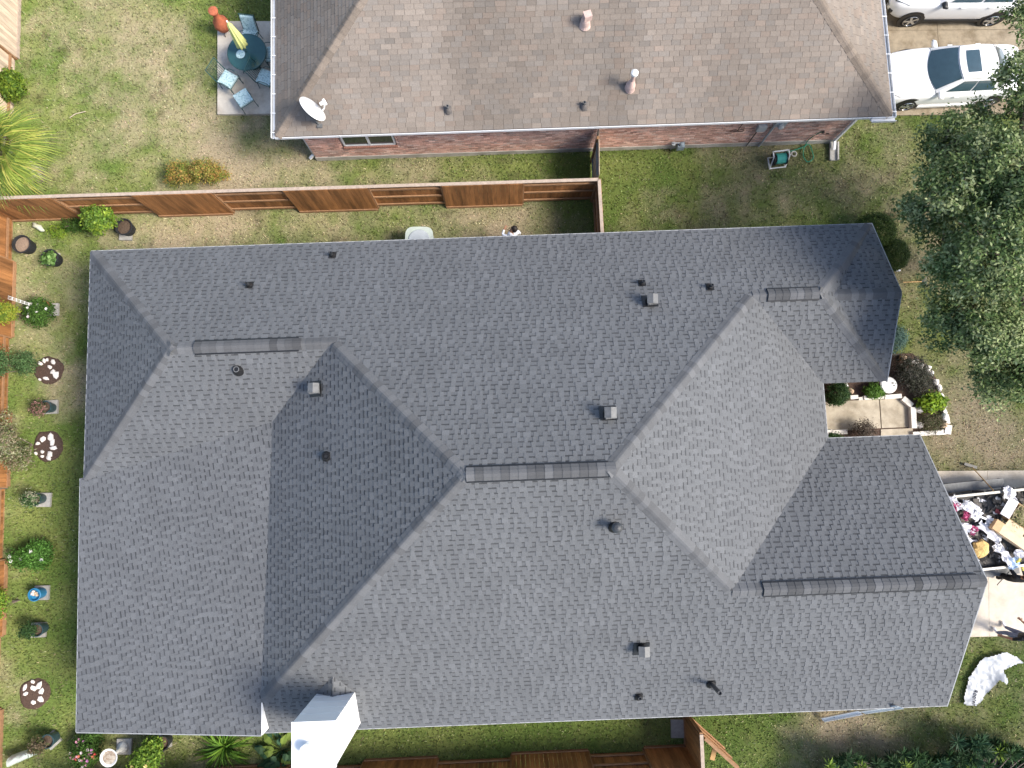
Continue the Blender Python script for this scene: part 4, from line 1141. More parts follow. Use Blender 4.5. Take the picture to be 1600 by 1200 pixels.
shrub('citrus bush with pale yellow blooms leaning from a black pot', 'shrub', at(255, 1163), [(-.1, -.15, .8, .42, .42, .35), (0, .15, .7, .25, .3, .25)], 140, 22, .08, .09, .045, [(.13, .22, .03), (.2, .3, .04), (.07, .14, .02)], 21, blooms=(4, [(.8, .7, .3)], .06))
shrub('small weedy plant growing along the long fence near the corner', 'plant', at(118, 352), [(0, 0, .08, .5, .25, .08)], 60, 18, .06, .07, .03, G_MID, 22)
shrub('small yellow green weeds beside the pale oval stone', 'plant', at(90, 362), [(0, 0, .06, .3, .22, .06)], 40, 18, .06, .06, .025, G_LIME, 23)
# strap leaved clumps
def strap_clump(label, base, n, L0, cols, seed, w=.05, broad=False, spread=1.0):
    rng = np.random.default_rng(seed); root = thing('strap_leaf_plant' if not broad else 'broad_leaf_plant', label, 'plant', base)
    for k in range(n):
        az = rng.uniform(0, 2*PI); el = rng.uniform(.35, 1.35); l = L0*rng.uniform(.7, 1.15)
        a = Vector((math.cos(az), math.sin(az), 0)); sd = Vector((-math.sin(az), math.cos(az), 0)); mb = MB(); pts = []
        b0 = Vector(base)+a*rng.uniform(0, .12)*spread
        col = tuple(np.array(cols[int(rng.integers(0, len(cols)))])*rng.uniform(.75, 1.25))
        prof = ((0, .5), (.3, 1), (.6, .95), (.85, .6), (1, .05)) if not broad else ((0, .08), (.45, .1), (.55, .7), (.75, 1), (1, .05))
        for f, ww in prof:
            q_ = b0+a*l*(math.cos(el)*f+.25*f*f)+Vector((0, 0, l*(math.sin(el)*f-.55*f*f*f)))
            pts += [q_+sd*w*ww*.5+Vector((0, 0, .01)), q_-Vector((0, 0, .006)), q_-sd*w*ww*.5+Vector((0, 0, .01))]
        mb.add(pts, [(3*j+i, 3*j+i+1, 3*j+i+4, 3*j+i+3) for j in range(4) for i in range(2)], col)
        obj('leaf', mb, M_LEAF, root)
    return root
strap_clump('clump of long arching strap leaves below the grey roof', at(352, 1166), 80, .85, [(.11, .22, .03), (.17, .30, .04), (.06, .13, .02)], 30, .05)
strap_clump('big leaved blue green plant beside the white chimney', at(440, 1172), 42, .75, [(.06, .13, .075), (.1, .18, .09), (.05, .11, .05), (.2, .28, .06)], 31, .22, True)

# ------------------------------------------------------------------ pots, pavers, rocks in the left garden
def paver(u, v, rz, label, s=.42):
    p = at(u, v, .03); tag(obj('paver', MB().box(p, (s, s, .08), rz).box(p+Vector((0, 0, .042)), (s-.05, s-.05, .006), rz), M_PAVER), label, 'paver', 'square concrete pavers under pots')
def pot(u, v, h, r, m, label, soil=M_SOIL, cat='pot', name='plant_pot', z0=.0, taper=.8, fill=.1):
    c = P(u, v, h+z0); c = Vector((c.x, c.y, z0)); root = thing(name, label, cat, c)
    obj('shell', MB().lathe([(r*taper, 0), (r*(taper+.12), h*.5), (r, h*.93), (r*1.07, h*.93), (r*1.07, h), (r*.93, h), (r*.9, h-fill)], c, 24), m, root)
    obj('soil', MB().lathe([(r*.9, h-fill), (r*.5, h-fill+.02), (.002, h-fill+.03)], c, 16, cap=False), soil, root)
    return root, c
paver(83, 405, .0, 'paver under the black pot with pale green leaves')
paver(197, 366, .0, 'paver under the black pot of the round citrus bush')
paver(82, 484, .05, 'paver beside the terracotta pot near the white trellis')
paver(80, 636, .05, 'paver between the two upper rock rings', .45)
paver(69, 781, .0, 'paver below the middle rock ring', .45)
paver(66, 926, .03, 'paver under the blue bucket', .45)
paver(61, 984, .03, 'paver under the teal pot below the blue bucket', .45)
paver(82, 1156, .75, 'tilted paver in the bottom left garden', .42)
paver(258, 1156, .03, 'paver under the black pot with yellow blooms', .42)
paver(1062, 1138, .0, 'mossy paver beside the bottom right fence', .55)
pot(33, 381, .42, .29, M_BLACKPOT, 'large black pot of bare soil at the left fence', mat('dry_pot_soil', (.26, .19, .14), rough=1, var=.35, scale=30, bump=.6))
r_, c = pot(77, 402, .38, .27, M_BLACKPOT, 'black pot planted with pale green leaves', z0=.07)
r_, c2 = pot(193, 354, .36, .27, M_BLACKPOT, 'black pot holding the round citrus bush', z0=.07)
pot(68, 478, .28, .17, M_TERRA, 'terracotta pot beside the white trellis', z0=.0)
pot(70, 636, .36, .19, M_TEAL, 'teal pot on paver between the two upper rock rings', z0=.07)
pot(54, 780, .36, .19, M_TEAL, 'teal pot on paver below the middle rock ring', z0=.07)
pot(57, 985, .36, .19, M_TEAL, 'teal pot on paver below the blue bucket', z0=.07)
pot(73, 1159, .4, .2, M_TEAL, 'dark teal pot on the tilted bottom left paver', z0=.07)
pot(253, 1162, .36, .21, M_BLACKPOT, 'black pot holding the bush with yellow blooms', z0=.07)
shrub('pale green leaves growing in the black pot', 'plant', c+Vector((0, 0, .3)), [(-.02, -.02, .08, .2, .2, .08)], 22, 10, .05, .12, .08, [(.12, .24, .06), (.2, .32, .1), (.07, .14, .03)], 40, 2)
for u, v, sd, lb, pal in ((60, 637, 41, 'dark flowering plant in the pot between the upper rock rings', [(.05, .07, .025), (.1, .09, .04), (.3, .16, .14)]), (46, 780, 42, 'green plant in the teal pot below the middle rock ring', [(.04, .1, .03), (.08, .14, .05), (.3, .3, .2)]),
                          (42, 986, 43, 'dark green plant leaning from the teal pot below blue bucket', G_DARK), (58, 1166, 44, 'brown leaved plant in the pot on the tilted paver', [(.1, .08, .04), (.07, .09, .03), (.16, .12, .08)])):
    b = P(u, v, .6); shrub(lb, 'plant', Vector((b.x+.12, b.y, .36)), [(-.1, 0, .25, .24, .22, .18)], 50, 18, .06, .07, .03, pal, sd, 5)
# blue bucket
c = P(53, 929.5, .46); c.z = .07
bk = thing('blue_bucket', 'bright blue plastic bucket of rubble on a paver', 'bucket', c)
obj('shell', MB().lathe([(.155, 0), (.185, .3), (.19, .34), (.205, .34), (.205, .38), (.19, .39), (.18, .39), (.17, .28)], c, 24), M_BLUE, bk)
rb = random.Random(3)
for k in range(7): obj('rubble', MB().rock(c+Vector((rb.uniform(-.09, .09), rb.uniform(-.09, .09), .32+rb.uniform(0, .05))), (.06, .05, .04), k), M_ROCK if k % 2 else M_TANROCK, bk)
obj('bail_handle', MB().tube([c+Vector((.2*math.cos(a), -.2*math.sin(a)*.9, .36-.1*math.sin(a)*1.0)) for a in [PI*k/10 for k in range(11)]], .005, 5), M_GALV, bk)
# bird bath
c = P(193, 1167, .04)
paver(194.5, 1166, .0, 'stepped paver under the white bird bath', .46)
bb = thing('bird_bath', 'white pedestal bird bath at the bottom left', 'bird bath', c)
obj('pedestal', MB().lathe([(.17, .04), (.17, .08), (.11, .14), (.055, .3), (.05, .55), (.07, .72)], c, 20), M_WHITE, bb, smooth=True)
obj('basin', MB().lathe([(.07, .70), (.2, .74), (.255, .80), (.265, .82), (.245, .82), (.18, .77), (.002, .76)], c, 28), M_WHITE, bb)
obj('water', MB().lathe([(.205, .785), (.002, .787)], c, 24, cap=False), mat('murky_water', (.45, .40, .33), rough=.1, var=.25, scale=14, col2=(.22, .15, .1), c2scale=9), bb)
# rock rings
def clock(du, dv, s):
    h = round(math.degrees(math.atan2(du, -dv))/30) % 12 or 12
    return ('large' if s >= .13 else 'small' if s < .085 else 'middling')+' at %s o\'clock' % ('one two three four five six seven eight nine ten eleven twelve'.split()[h-1])
def ring(u, v, r, rocks, label, seed):
    c = P(u, v, .0); mb = MB(); rr = random.Random(seed)
    mb.lathe([(r, -.02), (r*.9, .02), (r*.6, .035), (.002, .04)], c, 26)
    mb.v = [(c.x+(x-c.x)*(.82+.4*float(fbm(x*3, y*3, 1.3))), c.y+(y-c.y)*(.82+.4*float(fbm(x*3, y*3, 1.3))), z) for x, y, z in mb.v]
    tag(obj('mulch_ring', mb, M_MULCH), 'round patch of dark mulch '+label, 'mulch bed')
    for i, (du, dv, s) in enumerate(rocks):
        q_ = P(u+du, v+dv, .05)
        o = obj('white_rock', MB().rock((0, 0, 0), (s, s*.72, .05), seed*20+i, n=6), M_ROCK, loc=q_)
        o.rotation_euler = (rr.uniform(-.1, .1), rr.uniform(-.1, .1), rr.uniform(0, 3))
        tag(o, 'white stone '+clock(du, dv, s)+' '+label, 'rock', 'white stones '+label)
ring(77, 578, .46, [(-8, -14, .09), (-14, -10, .09), (6, -12, .11), (1, -5, .1), (6, 3, .1), (10, 8, .135), (-6, 13, .11), (-15, 15, .05), (-3, -16, .06)], 'in the topmost ring', 50)
ring(75, 697, .5, [(-8, -11, .13), (4, -14, .17), (-16, -4, .08), (7, -6, .12), (8, 3, .11), (-9, 9, .09), (3, 12, .14), (-19, 11, .07), (-9, 16, .07), (1, 19, .09)], 'in the middle ring', 51)
ring(54, 1083, .48, [(-3, -18, .08), (-15, -9, .11), (-2, -8, .11), (7, -12, .13), (10, -3, .11), (-14, 1, .08), (10, 10, .13), (-2, 14, .11)], 'in the bottom ring', 52)
tag(obj('oval_stone', MB().rock(P(60, 355, .08), (.26, .11, .1), 9, n=14), mat('pale_green_ceramic', (.52, .55, .44), rough=.5, var=.08), smooth=True), 'smooth pale green oval stone near the fence corner', 'stone').rotation_euler = (0, 0, -.5)
c = P(85, 338, .0)
sg = thing('garden_stake', 'small teal glass stake with a curved wire at the long fence', 'garden stake', c)
obj('float', MB().lathe([(.02, .5), (.06, .54), (.07, .6), (.05, .66), (.01, .69)], c, 14), M_TEAL, sg)
obj('wire', MB().tube(smooth_path([c, c+Vector((0, 0, .5)), c+Vector((-.12, .1, .9)), c+Vector((-.05, .22, 1.1))]), .008, 5), M_GALV, sg)
# white trellis
c = P(66, 482)
tr = thing('trellis', 'narrow white trellis standing between yellow green and rose bushes', 'trellis', c)
for k in range(3): obj('upright', MB().beam(c+Vector((0, -.03+.03*k, 0)), c+Vector((0, -.045+.045*k, 1.6)), (.012 if k != 1 else .008), .012, up=(1, 0, 0)), M_WHITE, tr)
for k in range(7): obj('cross_bar', MB().beam(c+Vector((.015, -.05, .3+.19*k)), c+Vector((.015, .05, .3+.19*k)), .012, .012), M_WHITE, tr)
c = P(12, 763)
tag(obj('stake', MB().tube([c, c+Vector((0, 0, .5))], .012, 6).lathe([(.05, .5), (.06, .53), (.02, .56)], c, 10), M_GALV), 'thin pale solar stake light by the left fence', 'stake light')
# hazy plastic sheet cloche bottom left
c = P(36, 1182, .4)
def fb(u, v):
    return c+Vector((-.42+.84*u, .16*math.cos(v*PI)*(1-.3*u)+.32*(u-.5), -.15+.3*math.sin(v*PI)+.03*math.sin(u*17+v*9)))
tag(obj('plastic_cover', MB().grid(fb, 10, 8), M_CLEAR, smooth=True), 'hazy pale plastic cover lying at the bottom left corner', 'plastic cover')
c = P(508, 1190, .3)
tag(obj('garden_ornament', MB().lathe([(.06, -.3), (.08, -.1), (.05, 0), (.11, .06), (.12, .14), (.06, .22), (.01, .24)], c, 16), mat('verdigris', (.26, .33, .31), rough=.5, var=.3, scale=20), smooth=True), 'small grey green ornament at the foot of the chimney', 'ornament')
# long stick on the upper lawn, fallen twig bits
tag(obj('stick', MB().tube(smooth_path([P(109, 184, .03), P(118, 178, .05), P(126, 176, .04), P(134, 174, .03)]), .014, 6), mat('bleached_stick', (.5, .42, .33), rough=.8)), 'pale bent stick lying on the upper left lawn', 'stick')
#MARK_OBJ
# ------------------------------------------------------------------ patio furniture
c = P(386, 82, .74); c.z = .07
tbl = thing('patio_table', 'round dark green glass patio table on the concrete slab', 'table', c)
obj('table_top', MB().lathe([(.62, .66), (.645, .67), (.645, .69), (.62, .70), (.002, .70)], c, 36), M_TABLE, tbl)
obj('rim', MB().tube([c+Vector((.65*math.cos(2*PI*k/36), .65*math.sin(2*PI*k/36), .685)) for k in range(37)], .018, 6, cap=False), M_GREENMETAL, tbl)
for k in range(4):
    a = PI/4+k*PI/2; obj('leg', MB().tube([c+Vector((.5*math.cos(a), .5*math.sin(a), 0)), c+Vector((.25*math.cos(a), .25*math.sin(a), .4)), c+Vector((.45*math.cos(a), .45*math.sin(a), .66))], .018, 6), M_GREENMETAL, tbl)
um = thing('patio_umbrella', 'closed lime green umbrella standing through the patio table', 'umbrella', c)
obj('pole', MB().tube([c, c+Vector((0, 0, 2.3))], .02, 8), M_GREENMETAL, um)
mb = MB(); vs, fs = [], []; n_ = 32
for r, z in ((.15, 1.08), (.17, 1.15), (.15, 1.4), (.11, 1.8), (.07, 2.15), (.02, 2.3)):
    for k in range(n_):
        a = 2*PI*k/n_; q_ = r*(1+.22*math.cos(a*8)); vs.append(c+Vector((q_*math.cos(a), q_*math.sin(a), z)))
for i in range(5):
    for k in range(n_): fs.append((i*n_+k, i*n_+(k+1) % n_, (i+1)*n_+(k+1) % n_, (i+1)*n_+k))
obj('canopy', mb.add(vs, fs+[tuple(range(n_))[::-1]]), M_UMB, um, smooth=True)
obj('finial', MB().lathe([(.02, 2.3), (.035, 2.34), (.02, 2.38), (.002, 2.4)], c, 10), M_WHITE, um)
obj('umbrella_base', MB().lathe([(.24, 0), (.24, .05), (.05, .09), (.04, .3)], c, 20), M_GREENMETAL, um)
q_ = P(376, 85, .78); tag(obj('plate', MB().lathe([(.07, -.002), (.15, .012), (.155, .016), (.08, .004), (.002, .003)], q_, 20), M_CUSH), 'pale plate lying on the green glass table', 'plate')
def patio_chair(u, v, rz, label, back=True, bcush=False):
    c = P(u, v, .5); c.z = .07; root = thing('patio_chair' if back else 'ottoman', label, 'chair' if back else 'ottoman', c, rz, 'aqua cushioned patio seats')
    w = .25
    obj('seat_cushion', MB().grid(lambda a, b: (-w+2*w*a, -w+2*w*b, .46+.03*(math.sin(a*PI)*math.sin(b*PI))**.5), 6, 6, thick=(0, 0, -.07)), M_CUSH, root, world=False, smooth=False)
    for sx in (-1, 1):
        for sy in (-1, 1): obj('leg', MB().tube([(sx*w*1.05, sy*w*1.05, 0), (sx*w*.95, sy*w*.95, .39)], .014, 6), M_GREENMETAL, root, world=False)
    fr = MB()
    for p_, r_ in (((-w, -w), (w, -w)), ((w, -w), (w, w)), ((w, w), (-w, w)), ((-w, w), (-w, -w))): fr.tube([(*p_, .38), (*r_, .38)], .013, 6)
    if back:
        for sx in (-1, 1): fr.tube(smooth_path([(sx*w*1.08, w, .38), (sx*w*1.15, w*.1, .62), (sx*w*1.12, -w, .60), (sx*w*1.05, -w, .2)]), .013, 6)
    obj('frame', fr, M_GREENMETAL, root, world=False)
    if back:
        mb = MB()
        for k in range(9): mb.tube([(-w*1.0+2*w*k/8, w+.02, .40), (-w*1.0+2*w*k/8, w+.22, .95)], .009, 5)
        mb.tube([(-w*1.08, w+.02, .38), (-w*1.05, w+.22, .97), (w*1.05, w+.22, .97), (w*1.08, w+.02, .38)], .015, 6)
        obj('back_mesh', mb, M_GREENMETAL, root, world=False)['kind'] = 'stuff'
        if bcush: obj('back_cushion', MB().obox((-w*.9, w-.02, .45), (w*1.8, 0, 0), (0, .07, 0), (0, .17, .48)), M_CUSH, root, world=False)
patio_chair(356, 124, 1.05, 'patio chair with back turned to the lawn below the table')
patio_chair(380, 153, .6, 'square cushioned ottoman nearest the edge of the patio', False)
patio_chair(415, 121, .95+.25, 'patio chair half hidden by the gutter below the table')
patio_chair(390, 58, -.12, 'patio chair tucked under the far side of the table', True, True)
patio_chair(427, 84, -1.5, 'patio chair almost hidden by the gutter right of the table')
c = P(346, 37, .5); c.z = .0
ch = thing('chiminea', 'terracotta chiminea at the corner of the patio slab', 'chiminea', c)
obj('bowl', MB().lathe([(.12, .2), (.22, .3), (.27, .48), (.24, .64), (.13, .78), (.105, .95), (.12, 1.12), (.16, 1.16), (.16, 1.19), (.09, 1.18), (.08, .9)], c, 26), M_TERRA, ch, smooth=True)
obj('fire_mouth', MB().lathe([(.12, .24), (.13, .28), (.08, .285)], (0, 0, 0), 16, axis='y'), mat('soot', (.02, .018, .016), rough=.9), ch, loc=c+Vector((0, 0, .45)))
for k in range(3):
    a = k*2.09+.4; obj('leg', MB().tube([c+Vector((.24*math.cos(a), .24*math.sin(a), 0)), c+Vector((.13*math.cos(a), .13*math.sin(a), .26))], .014, 6), M_BLACKPL, ch)
obj('lid', MB().lathe([(.15, 1.195), (.16, 1.21), (.1, 1.24), (.002, 1.25)], c, 22), M_TERRA, ch)

# ------------------------------------------------------------------ cars
def car(label, c, rz, suv):
    root = thing('parked_car', label, 'car', c, rz, 'white cars on the neighbour driveway')
    if suv:
        st = [(2.32, .55, .55, .80), (2.24, .74, .45, .98), (2.0, .86, .30, 1.06), (1.5, .915, .26, 1.12), (1.0, .925, .26, 1.16), (.4, .925, .26, 1.16), (-.8, .925, .26, 1.16), (-1.6, .925, .26, 1.15), (-2.05, .88, .32, 1.12), (-2.26, .80, .45, 1.05), (-2.32, .65, .55, .85)]
        G = dict(wb=1.05, wt=.30, rt=-1.75, rb=-2.15, zb=1.14, zr=1.66, hb=.76, ht=.62); wbx, wr, ww = 1.4, .35, .82
    else:
        st = [(2.38, .55, .48, .60), (2.28, .76, .36, .70), (2.0, .86, .24, .80), (1.45, .91, .20, .89), (.95, .915, .20, .95), (.2, .915, .20, .95), (-.9, .915, .20, .95), (-1.55, .90, .20, .99), (-2.0, .86, .26, 1.02), (-2.3, .76, .40, .96), (-2.38, .6, .5, .75)]
        G = dict(wb=.95, wt=.12, rt=-1.15, rb=-1.75, zb=.95, zr=1.43, hb=.74, ht=.58); wbx, wr, ww = 1.39, .33, .80
    prof = lambda w, b, t: [(0, b), (w*.8, b), (w*.96, b+.06), (w, b+.22), (w*1.0, (b+t)*.52), (w*.985, t-.16), (w*.94, t-.07), (w*.80, t-.022), (w*.45, t), (0, t+.012)]
    vs, fs = [], []
    ring_ = []
    for x, w, b, t in st:
        h = prof(w, b, t); pts = h+[(-y, z) for y, z in h[-2:0:-1]]
        ring_.append(len(vs)); vs += [(x, y, z) for y, z in pts]
    m = len(pts)
    for i in range(len(st)-1):
        for k in range(m): fs.append((i*m+k, i*m+(k+1) % m, (i+1)*m+(k+1) % m, (i+1)*m+k))
    fs += [tuple(range(m)), tuple(range((len(st)-1)*m, len(st)*m))[::-1]]
    body = obj('body', MB().add(vs, fs), M_CARPAINT, root, world=False, smooth=True)
    md = body.modifiers.new('smooth', 'SUBSURF'); md.levels = 1; md.render_levels = 2
    zb, zr, hb, ht = G['zb'], G['zr'], G['hb'], G['ht']
    def wind(u, v, o=0.0):
        y = (2*u-1); x0 = G['wb']-.22*y*y; x1 = G['wt']-.10*y*y
        return (x0+(x1-x0)*v+o*.5, y*(hb+(ht-hb)*v), zb-.01+(zr-.05-zb)*v-.03*y*y*v+.025*math.sin(v*PI)+o)
    def rear(u, v, o=0.0):
        y = (2*u-1); x0 = G['rb']+.16*y*y; x1 = G['rt']+.06*y*y
        return (x0+(x1-x0)*v-o*.5, y*(hb*.95+(ht-hb*.95)*v), zb+.03+(zr-.06-zb)*v-.03*y*y*v+o)
    def roof(u, v, o=0.0):
        y = (2*u-1); x = (G['wt']-.10*y*y)*(1-v)+(G['rt']+.06*y*y)*v
        return (x, y*ht, zr-.05+.055*math.sin(PI*v)**.7-.04*y*y+o)
    def side(sg):
        def f(u, v, o=0.0):
            xb = G['wb']-.22+(G['rb']+.16-G['wb']+.22)*u; xt = G['wt']-.1+(G['rt']+.06-G['wt']+.1)*u
            return (xb+(xt-xb)*v, sg*(hb+.07+(ht-hb-.05)*v+.02*math.sin(v*PI)+o), zb-.03+(zr-.1-zb+.03)*v+o*.3)
        return f
    shell = MB(); shell.grid(lambda u, v: wind(u, v, -.012), 10, 6).grid(lambda u, v: rear(u, v, -.012), 10, 6).grid(roof, 10, 10)
    for sg in (-1, 1): shell.grid(lambda u, v: side(sg)(u, v, -.012), 12, 4)
    # pillars join roof edge and sides
    for sg in (-1, 1):
        shell.grid(lambda u, v: Vector(side(sg)(u, 1, -.012)).lerp(Vector(roof((sg+1)/2, u)), v), 12, 2)
        shell.grid(lambda u, v: Vector(side(sg)(0, u, -.006)).lerp(Vector(wind((sg+1)/2, u, -.006)), v), 6, 2)
        shell.grid(lambda u, v: Vector(side(sg)(1, u, -.006)).lerp(Vector(rear((sg+1)/2, u, -.006)), v), 6, 2)
    obj('cabin', shell, M_CARPAINT, root, world=False, smooth=True)
    cut = lambda f, a, b, c_, d: (lambda u, v: f(a+(b-a)*u, c_+(d-c_)*v, .004))
    obj('windscreen', MB().grid(cut(wind, .03, .97, .03, .96), 12, 8), M_GLASS, root, world=False, smooth=True)
    obj('rear_window', MB().grid(cut(rear, .06, .94, .1, .92), 12, 6), M_GLASS, root, world=False, smooth=True)
    for sg in (-1, 1):
        for a, b in ((.10, .47), (.5, .86)):
            obj('side_window', MB().grid(cut(side(sg), a, b, .12, .9), 6, 4), M_GLASS, root, world=False, smooth=True)
        mir = MB().rock((.60 if not suv else .68, sg*.91, zb+.0), (.09, .18, .07), 2, n=10)
        obj('mirror', mir, M_CARPAINT if not suv else M_BLACKPL, root, world=False, smooth=True)
        hl = MB().grid(lambda u, v: (st[2][0]+.20-.42*u, sg*(st[2][1]-.06-.22*(1-u)+.02*v), (st[2][3]-.14)+.1*v-.02*(1-u)), 5, 3, thick=(.03, 0, .015))
        obj('headlight', hl, M_GLASS if suv else M_RIM, root, world=False, smooth=True)
        if suv: obj('fog_lamp', MB().box((2.22, sg*.70, .62), (.1, .12, .12)), M_BLACKPL, root, world=False)
        obj('sill', MB().box((0, sg*.88, st[4][2]+.04), (2.0, .09, .1)), M_BLACKPL if suv else M_CARPAINT, root, world=False)
        obj('door_handle', MB().box((.0, sg*.925, zb-.12), (.16, .03, .03)).box((-.95, sg*.925, zb-.12), (.16, .03, .03)), M_CARPAINT, root, world=False)
    if not suv: obj('sunroof', MB().grid(cut(roof, .17, .83, .16, .52), 8, 8), M_GLASS, root, world=False, smooth=True)
    else:
        for sg in (-1, 1): obj('roof_rail', MB().tube([(.1, sg*.56, zr), (-.8, sg*.56, zr+.06), (-1.6, sg*.56, zr)], .02, 6), M_BLACKPL, root, world=False)
    for sx in (1, -1):
        for sg in (-1, 1):
            wx = sx*wbx
            o = obj('wheel_arch', MB().lathe([(wr+.09, 0), (wr+.085, .025), (wr-.02, .03)], (0, 0, 0), 28, axis='y'), M_BLACKPL, root, world=False, loc=Vector((wx, sg*(ww+.075), wr+.02)))
            if sg < 0: o.rotation_euler = (0, 0, PI)
            wl = obj('wheel', MB().lathe([(wr*.66, .0), (wr*.93, -.02), (wr, -.05), (wr, -.19), (wr*.9, -.22)], (0, 0, 0), 28, axis='y'), M_TYRE, root, world=False, loc=Vector((wx, sg*(ww+.125), wr)), smooth=False)
            if sg < 0: wl.rotation_euler = (0, 0, PI)
            rim = MB().lathe([(wr*.70, .002), (wr*.66, .012), (wr*.62, -.03)], (0, 0, 0), 24, axis='y', cap=False)
            for k in range(5):
                a = k*2*PI/5
                rim.beam((.03*math.cos(a), -.005, .03*math.sin(a)), (wr*.64*math.cos(a), .0, wr*.64*math.sin(a)), .075, .03, up=(0, 1, 0))
            rim.lathe([(.05, -.02), (.05, .012), (.002, .014)], (0, 0, 0), 12, axis='y')
            obj('rim', rim, M_RIM, wl, world=False)
            obj('rim_shadow', MB().lathe([(wr*.64, -.06), (.002, -.06)], (0, 0, 0), 20, axis='y', cap=False), M_BLACKPL, wl, world=False)
    obj('grille', MB().box((st[1][0]+.06, 0, .62 if suv else .5), (.06, .9, .2)), M_BLACKPL, root, world=False)
    return root
w0 = P(1416, 166, .33); yaw = .05
sed_c = Vector((w0.x, w0.y, .02))+Matrix.Rotation(PI+yaw, 3, 'Z') @ Vector((-1.39, -.90, 0))
car('white sedan with sunroof parked under the oak branches', sed_c, PI+yaw, False)
w0, w1 = P(1422, 33, .35), P(1551, 32, .35); yaw = math.atan2(w1.y-w0.y, w1.x-w0.x)
suv_c = Vector((w0.x, w0.y, .02))+Matrix.Rotation(PI+yaw, 3, 'Z') @ Vector((-1.4, -.92, 0))
car('white crossover with black wheel arches at the top edge', suv_c, PI+yaw, True)

# ------------------------------------------------------------------ entry walk and bed
tag(slab('planting_bed', [P(1270, 556), P(1425, 552), P(1448, 570), P(1468, 600), P(1476, 640), P(1483, 676), P(1425, 682), P(1270, 692)], .015, M_MULCH, .1), kind='structure')
wk = bpy.data.objects.new('walkway', None); COL.objects.link(wk); wk['kind'] = 'structure'; WM[wk.name] = Matrix()
for poly in ([(1268, 629), (1372.5, 624), (1375.5, 669), (1268, 677)], [(1374, 624), (1409, 622), (1421, 633), (1424, 667), (1377, 669)], [(1375.5, 671), (1425, 669), (1427, 695), (1375.5, 697)]):
    slab('concrete_panel', [P(*q_) for q_ in poly], .04, M_CONC, .1, wk)
def edging(u0, v0, u1, v1, w, h, label):
    a, b = P(u0, v0, h), P(u1, v1, h); a.z = b.z = h/2+.005
    tag(obj('edging_block', MB().beam(a, b, w, h), M_EDGE), label, 'edging block', 'pale stone edging blocks of the front bed')
edging(1329, 621, 1341, 620, .13, .16, 'first upper edging block beside the boxwood')
edging(1342, 623, 1349.5, 622.5, .10, .12, 'short sunken edging block in the upper walkway row')
edging(1350.5, 621.5, 1381, 619.5, .14, .16, 'long middle edging block of the upper walkway row')
edging(1382.5, 620.5, 1409, 618.5, .14, .16, 'upper walkway edging block ending at the angled one')
edging(1411.5, 622, 1425.5, 634, .17, .18, 'angled edging block at the walkway corner')
edging(1427, 636, 1429, 669, .17, .2, 'upright facing edging block at the walkway end')
edging(1427, 678.5, 1461, 676, .15, .15, 'long lower edging block of the stone bed')
edging(1462.5, 676, 1478, 675, .16, .17, 'lower edging block beside the corner block')
edging(1481, 678, 1483, 664, .2, .2, 'corner edging block at the lower right of the bed')
edging(1482, 662, 1479, 648, .13, .16, 'right edging block above the corner block')
edging(1478.5, 646.5, 1475, 638.5, .12, .14, 'short right edging block above the other two')
for u0, u1, k in ((1293, 1301, 0), (1302, 1324, 1)): edging(u0, 675.5, u1, 674.5, .15, .1, ('short', 'long')[k]+' mossy edging block at the lower left of the walkway')
spots_ = ['beside the lime plant', 'above the lime plant', 'second above the lime plant', 'third above the lime plant', 'at the bend of the rock border', 'just past the bend of the border', 'in the middle of the upper border', 'near the top of the border', 'second from the top of border', 'at the top of the rock border']
for k, (u, v, s_) in enumerate(((1474, 631, .12), (1470, 619, .13), (1467, 606, .11), (1462, 597, .12), (1455, 583, .1), (1450, 576, .11), (1439, 571, .11), (1431, 566, .1), (1424, 566, .1), (1411, 559, .14))):
    o = obj('border_rock', MB().rock((0, 0, 0), (s_*1.2, s_*.8, .1), 200+k, n=7), M_ROCK if k < 9 else M_TANROCK, loc=P(u, v, .07)); o.rotation_euler = (0, 0, 1.9-.15*k)
    tag(o, ('white' if k < 9 else 'tan')+' border rock '+spots_[k], 'rock', 'rocks bordering the front bed')
for u, v, s_, m_, lb in ((1437, 640, .14, M_ROCK, 'cream stone at the upper left of stone bed'), (1437, 664, .13, M_ROCK, 'cream stone at the lower left of stone bed'), (1475, 665, .14, M_TANROCK, 'brown stone in the lower right of stone bed'), (1329, 611, .12, M_TANROCK, 'tan stone in the bed beside the boxwood'), (1320, 603, .12, M_ROCK, 'grey stone at the eave beside the boxwood')):
    tag(obj('bed_stone', MB().rock(P(u, v, .1), (s_, s_*.9, .13), int(u), n=9), m_), lb, 'stone')
tag(obj('globe_light', MB().lathe([(.05, 0), (.09, .06), (.13, .14), (.13, .2), (.07, .28), (.002, .3)], P(1471, 652, .0), 18), M_WHITE, smooth=True), 'round white globe in the stone edged bed', 'globe')
c = P(1387, 602, .3); c.z = 0
bu = thing('white_bucket', 'white bucket tucked under the roof corner by the bed', 'bucket', c)
obj('shell', MB().lathe([(.2, 0), (.25, .33), (.27, .34), (.27, .37), (.25, .37), (.24, .3)], c, 24), M_WHITE, bu)
obj('lid', MB().lathe([(.26, .372), (.24, .39), (.002, .392)], c, 24), M_WHITE, bu)
obj('lid_knob', MB().box(c+Vector((.12, .06, .4)), (.05, .04, .03)).box(c+Vector((.16, -.02, .4)), (.03, .03, .03)), M_BLACKPL, bu)
